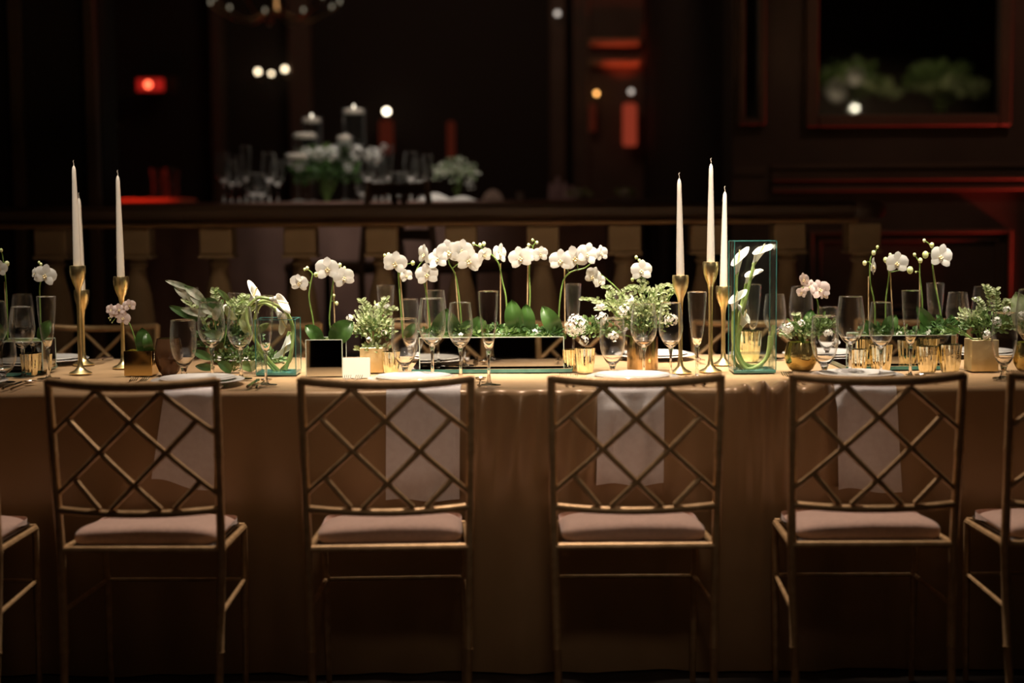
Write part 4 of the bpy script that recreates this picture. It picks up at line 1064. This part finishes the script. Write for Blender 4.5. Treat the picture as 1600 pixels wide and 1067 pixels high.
# bunched linen at the right end
b = MB(); p = at(690, 306, 7.95)
b.grid(lambda u, v: (p.x + (u - .5) * .42, 7.95 + (v - .5) * .3, BT + .006 + .035 * math.sin(math.pi * u) * math.sin(math.pi * v) * (1 + .5 * math.sin(14 * u + 5 * v))), 24, 12)
tag(b.build('folded_linen', M['whitecloth']), 'bunched white linen at the right end of the far table', 'linen')
# dark chair backs before the far table
def simple_chair(label, x, y, rz, dz=DZ):
    t = thing('side_chair', label, 'chair', (x, y, dz), 'dark wooden side chairs at the far table', rz)
    for sx in (-1, 1):
        MB().tube([(sx * .18, -.2, 0), (sx * .18, -.19, .45), (sx * .19, -.24, .84)], .016, 8).build('back_post', M['rail'], t)
        MB().tube([(sx * .18, .18, 0), (sx * .18, .18, .43)], .016, 8).build('leg', M['rail'], t)
    MB().box((0, 0, .45), (.4, .4, .05), .012).build('seat', M['rail'], t, False)
    for z in (.6, .7, .81):
        MB().box((0, -.215 - (z - .6) * .1, z), (.36, .02, .05), .006).build('back_slat', M['rail'], t, False)
simple_chair('dark wooden chair before the far table under the green centrepiece', at(532, 300, 7.1).x, 7.15, R(68))
simple_chair('dark wooden chair at the right end of the far table', at(712, 300, 7.1).x, 7.15, R(-62))
# floating candle cylinders
def fcandle(px, py_top, wpx, hpx, Y, label, glow):
    p = at(px, py_top, Y); r = wpx / 2 / F * Y; h = hpx / F * Y
    z0 = BT + .006
    t = thing('floating_candle_vase', label, 'candle holder', (p.x, Y, z0), 'floating candle vases on the far table')
    H = p.z - z0 + .01
    zz = H - h - .01
    MB().lathe([(0, 0), (r * .9, 0), (r * .6, .01), (.008, .02), (.007, max(.03, zz - .02)), (r * .5, zz), (r, zz + .02), (r, H), (r - .002, H), (r - .002, zz + .022), (0, zz + .01)], 24).build('glass_cylinder', M['glass'], t)
    MB().lathe([(0, H - .03), (r * .86, H - .03), (r * .9, H - .012), (r * .7, H - .004), (0, H - .004)], 20).build('floating_candle', M['wax'], t)
    if glow: MB().ball((0, 0, H + .008), .006, 6, 1.7).build('flame', M['candle_glow'], t)
    MB().lathe([(0, zz + .03), (r * .95, zz + .03), (r * .95, H - .032), (0, H - .032)], 20).build('water', M['water'], t)
fcandle(553, 172, 36, 60, 8.2, 'tallest floating candle vase on the far table', True)
fcandle(487, 186, 32, 50, 8.35, 'floating candle vase left behind the centrepiece', True)
fcandle(477, 210, 40, 30, 8.1, 'broad floating candle vase left of the centrepiece', False)
fcandle(464, 242, 38, 18, 7.95, 'lowest floating candle vase at the left', False)
fcandle(538, 214, 24, 40, 8.0, 'small floating candle vase in the middle of the centrepiece', False)
# centrepiece
Y = 8.1; base = at(510, 300, Y)
bouquet('green and white floral centrepiece on the far table', (base.x, Y, BT + .006),
        [(A(510, 275, Y), (pxr(52, Y), .12, pxr(40, Y)), 420, .04, 'leafdark'), (A(505, 250, Y), (pxr(45, Y), .1, pxr(22, Y)), 160, .035, 'leafmid')],
        [(A(540, 222, Y), .045, 50), (A(520, 240, Y - .08), .045, 50), (A(498, 240, Y - .08), .04, 50), (A(478, 238, Y - .08), .03, 40), (A(560, 238, Y - .1), .04, 40), (A(470, 262, Y - .12), .025, 30), (A(545, 262, Y - .12), .025, 30), (A(584, 244, Y), .05, 60), (A(550, 248, Y), .026, 40), (A(600, 230, Y), .02, 20), (A(452, 246, Y), .02, 20), (A(528, 258, Y), .02, 20)], [], 'centrepiece')
Y = 8.3; base = at(715, 300, Y)
bouquet('low grey-green foliage clump at the right of the far table', (base.x, Y, BT + .006),
        [(A(712, 275, Y), (pxr(36, Y), .1, pxr(26, Y)), 150, .03, 'variegated')], [(A(735, 288, Y), .03, 20)], [], 'centrepiece')
# glasses on far table
gw = protos['wine']; gf = protos['flute']; gg = protos['goblet']
i = 0
names = ['at the left end', 'second from the left end', 'in the left cluster', 'right in the left cluster', 'left of the centrepiece']
fn_ = ['leftmost of the row', 'second from the left', 'third from the left', 'fourth from the left', 'fifth from the left', 'sixth from the left', 'seventh from the left', 'eighth from the left', 'second from the right', 'rightmost of the row']
far_gl = [(350, 0), (362, 1), (374, 0), (385, 1), (396, 0), (408, 1), (421, 0), (434, 1), (566, 1), (575, 0), (586, 1), (597, 0), (607, 1), (618, 0), (630, 1), (642, 0), (655, 1), (668, 0)]
for k, (px, q) in enumerate(far_gl):
    Yg = 7.85 + .14 * (k % 3); p = at(px, 300, Yg)
    side = 'left' if px < 500 else 'right'
    a = dup((gw, gf, gg)[(k * 2 + q) % 3], (p.x, Yg, BT + .007), 'blurred clear glass %s of the far centrepiece, %s' % (side, fn_[k if px < 500 else k - 8]), 0, (.95, .95, 1.0 if (k % 3) else 1.15))
    a['group'] = 'blurred glasses %s of the far centrepiece' % side
# far white items on a further table
t = thing('side_table', 'dark cloth-covered side table far behind the balustrade', 'table', (.22, 9.6, DZ))
MB().box((0, 0, .76), (1.5, .7, .04), .01).build('tabletop', M['rail'], t, False)
for sx in (-1, 1):
    for sy in (-1, 1): MB().box((sx * .65, sy * .28, .37), (.06, .06, .74)).build('leg', M['rail'], t, False)
SZ = DZ + .78
Y = 9.5
for px, w_, lb, mk in ((770, 32, 'folded white napkin heap left on the far side table', 'whitecloth'), (813, 11, 'small white cup on the far side table', 'porcelain'), (905, 36, 'pale green and white posy middle of the far side table', 'leafpale'), (978, 32, 'pale posy at the right end of the far side table', 'leafpale')):
    p = at(px, 305, Y); r = pxr(w_ / 2, Y)
    if mk == 'leafpale':
        bouquet(lb, (p.x, Y, SZ), [((p.x, Y, SZ + .03), (r, r * .7, .028), 90, .03, 'leafpale')], [((p.x - .01, Y - .03, SZ + .035), .03, 40)], [], 'posy')
    elif mk == 'whitecloth':
        b = MB(); b.grid(lambda u, v: (p.x + (u - .5) * 2 * r, Y + (v - .5) * .12, SZ + .002 + .065 * math.sin(math.pi * u) ** .6 * math.sin(math.pi * v) ** .6), 14, 10); tag(b.build('napkin_heap', M[mk]), lb, 'napkin')
    else:
        tag(MB().lathe([(0, 0), (r * .7, 0), (r, .05), (r * .92, .05), (r * .6, .006), (0, .006)], 16).build('cup', M[mk], loc=(p.x, Y, SZ)), lb, 'cup')
lv = mat('lilac_glass', (.55, .42, .46), .2, .1)
for k, (px, h) in enumerate(((862, .11), (872, .15), (883, .115), (894, .09))):
    Yg = 9.75; p = at(px, 300, Yg)
    nm = ['leftmost', 'tallest', 'third', 'rightmost'][k]
    tag(MB().lathe([(0, 0), (.022, 0), (.02, h * .6), (.012, h), (.010, h), (.016, h * .6), (.015, .01), (0, .01)], 16).build('lilac_bottle', lv, loc=(p.x, Yg, SZ)), '%s of four small lilac bottles on the far side table' % nm, 'bottle', 'lilac bottles on the side table')
# red lit console at left
t = thing('console_table', 'low console with rust cloth glowing red at the left behind the rail', 'table', (-2.62, 10.3, DZ))
MB().box((0, 0, .79), (.95, .5, .05), .01).build('tabletop', M['redcloth'], t, False)
MB().box((0, -.23, .4), (.9, .02, .74)).build('front_cloth', M['redcloth'], t, False)
for sx in (-1, 1): MB().box((sx * .42, 0, .38), (.05, .4, .76)).build('leg', M['rail'], t, False)
for px, lb in ((250, 'left grey glass vase on the red lit console'), (272, 'right grey glass vase on the red lit console')):
    p = at(px, 300, 10.35)
    tag(MB().lathe([(0, 0), (.04, 0), (.035, .1), (.05, .2), (.046, .2), (.03, .1), (.03, .01), (0, .01)], 20).build('glass_vase', M['glass'], loc=(p.x, 10.3, DZ + .816)), lb, 'vase', 'grey vases on the console')

# ------------------------------------------------------------------ far wall architecture and lamps
def pil(label, pa, pb, Y, mt, depth=.12, top=3.7):
    xa, xb = at(pa, 200, Y).x, at(pb, 200, Y).x
    o = MB().box(((xa + xb) / 2, Y, (DZ + top) / 2 + .0), (xb - xa, depth, top - DZ - .01), .012)
    return struct(label, o, mt)
pil('trim_21', 895, 1006, 11.93, M['wall'], .12)
pil('trim_22', 915, 922, 11.86, M['trim'], .04)
pil('trim_23', 859, 884, 11.9, M['wall'], .2)
pil('trim_24', 168, 176, 11.9, M['trim'], .2)
pil('trim_25', 455, 490, 11.9, M['wall'], .2)
pil('trim_26', 335, 352, 11.9, M['wall'], .2)
# capital ledge catching red light
p0 = at(918, 70, 11.8).x; p1 = at(1000, 70, 11.8).x; zc = at(960, 66, 11.8).z
struct('trim_27', MB().box(((p0 + p1) / 2, 11.82, zc), (p1 - p0, .12, .06), .015), M['stone'])
struct('trim_28', MB().box(((p0 + p1) / 2, 11.82, at(960, 98, 11.8).z), (p1 - p0, .12, .05), .012), M['stone'])
def bulb(label, px, py, Y, r, mk, cat='lamp', group='blurred lamps in the far room'):
    p = at(px, py, Y); t = thing('wall_lamp', label, cat, p, group)
    MB().ball((0, 0, 0), r, 8).build('bulb', M[mk], t)
    MB().tube([(0, 0, -r * .8), (0, .02, -r * 2.2), (0, 11.99 - Y, -r * 2.4)], .006, 6).build('bracket', M['brass'], t)
    return t
bulb('leftmost warm bulb of the trio high on the left', 403, 112, 11.8, .02, 'bulb_warm')
bulb('middle and lowest warm bulb of the trio high on the left', 424, 115, 11.8, .015, 'bulb_warm')
bulb('rightmost warm bulb of the trio high on the left', 445, 108, 11.8, .02, 'bulb_warm')
bulb('brightest white lamp above the far table', 604, 174, 11.7, .023, 'bulb_hot')
bulb('dim grey lamp near the top centre', 871, 21, 11.7, .02, 'bulb_dim')
bulb('small orange lamp left of the tall red glow bar', 932, 146, 11.75, .014, 'bulb_orange')
bulb('cool white lamp above the tall red glow bar', 986, 143, 11.75, .019, 'bulb_dim')
bulb('faint bluish lamp on the left pier', 171, 154, 11.7, .014, 'bulb_cool')
def glow_bar(label, px, pa, pb, wpx, Y, mk):  # emissive bars imitate red light falling on columns
    a = at(px, pa, Y); c = at(px, pb, Y); r = wpx / 2 / F * Y; h = a.z - c.z
    t = thing('red_glow_bar', label, 'lamp', (c.x, Y, c.z), 'red glowing bars imitating lit columns')
    MB().lathe([(0, 0), (r * .9, 0), (r, .02), (r, h - .02), (r * .85, h), (0, h)], 16).build('glow_bar', M[mk], t)
    MB().box((0, (12 - Y) / 2, h * .5), (.03, 12 - Y - .01, .03)).build('bracket', M['brass'], t, False)
glow_bar('tall bright red glow bar at the right end of the far room', 984, 162, 228, 22, 11.72, 'red_mid')
glow_bar('dim narrow red glow bar left of the tall bright one', 926, 162, 205, 10, 11.78, 'red_low')
glow_bar('short red glow bar directly under the brightest white lamp', 604, 188, 240, 22, 11.78, 'red_low')
glow_bar('faint red glow bar above the grey foliage clump', 705, 190, 250, 12, 11.8, 'red_low')
glow_bar('thin dim red glow bar on the left pier', 172, 165, 222, 6, 11.72, 'red_low')
# red exit style light
p = at(238, 131, 11.6)
t = thing('exit_sign', 'glowing red sign lamp high on the left', 'sign', (p.x, 11.6, p.z))
MB().box((0, .12, 0), (.34, .05, .14), .01).build('housing', M['rail'], t, False)
MB().box((-.035, .09, 0), (.20, .008, .09), .003).build('face', emis('red_sign_face', (1, .03, .02), .35), t, False)
MB().ball((-.045, .06, 0), .026, 8).build('lamp', emis('red_sign_lamp', (1, .12, .05), 5), t)
MB().box((0, .27, 0), (.05, .25, .05)).build('bracket', M['rail'], t, False)
# chandelier
pc = at(430, 12, 10.6)
t = thing('chandelier', 'dim crystal chandelier at the top left', 'chandelier', pc)
MB().tube([(0, 0, .1), (0, 0, 4.3 - pc.z)], .008, 8).build('rod', M['brass'], t)
MB().lathe([(0, -.03), (.06, -.02), (.04, .04), (.02, .12), (0, .12)], 16).build('hub', M['brass'], t)
for k in range(10):
    a = 2 * math.pi * k / 10; e = Vector((math.cos(a) * .44, math.sin(a) * .44, .02))
    am = MB().tube(bez([(0, 0, 0), e * .5 + Vector((0, 0, -.1)), e], 5), .006, 6).build('arm', M['brass'], t)
    MB().lathe([(0, -.06), (.018, -.03), (0, .0)], 8, tuple(e)).build('crystal', M['glass'], am, False)
    MB().ball(tuple(e + Vector((0, 0, .02))), .010, 6, 1.5).build('bulb', emis('faint_bulb', (1, .85, .6), .35) if k == 0 else bpy.data.materials['faint_bulb'], am)

# ------------------------------------------------------------------ behind the camera: tall flower stand seen in the wall mirror
def virt(px, py, Yr):      # real position of a thing seen in the wall mirror (plane Y=7.186)
    Ym = 7.186; Dv = 2 * Ym - Yr; p = at(px, py, Dv); return Vector((p.x, Yr, p.z))
Yr = -2.6
for (pxs, lb) in (((1330, 130), 'tall white and green flower stand behind the viewer, reflected left in the mirror'), ((1468, 130), 'tall green flower stand behind the viewer, reflected right in the mirror')):
    c = virt(*pxs, Yr); 
    t = thing('flower_stand', lb.replace(' flower stand', ' metal flower stand'), 'stand', (c.x, Yr, 0), 'tall flower stands')
    MB().lathe([(0, 0), (.16, 0), (.16, .012), (.02, .03), (.012, .1), (.012, c.z - .35), (.06, c.z - .3), (0, c.z - .3)], 20).build('pole', M['brass'], t)
    bouquet(lb.replace('flower stand', 'flower spray'), (c.x, Yr, c.z - .3),
            [((c.x, Yr, c.z), (.36, .25, .22), 260, .09, 'leafmid'), ((c.x + .1, Yr, c.z - .1), (.4, .25, .15), 160, .1, 'leafpale')],
            [((c.x - .2, Yr + .2, c.z - .1), .12, 160), ((c.x + .0, Yr + .2, c.z + .05), .1, 120)] if pxs[0] < 1400 else [], [], 'bouquet')
lamp('stand_spot', 'SPOT', (3.9, -.2, 4.1), 150, WARM, (4.2, -2.6, 2.4), .1, 50, .9)
p = virt(1335, 169, -3.2)
t = thing('standing_lamp', 'small bright lamp behind the viewer, reflected in the mirror', 'lamp', (p.x, -3.2, 0))
MB().lathe([(0, 0), (.14, 0), (.14, .01), (.015, .03), (.01, p.z - .04), (0, p.z - .04)], 16).build('pole', M['brass'], t)
MB().ball((0, 0, p.z), .035, 8, .6).build('bulb', M['white_hot'], t)
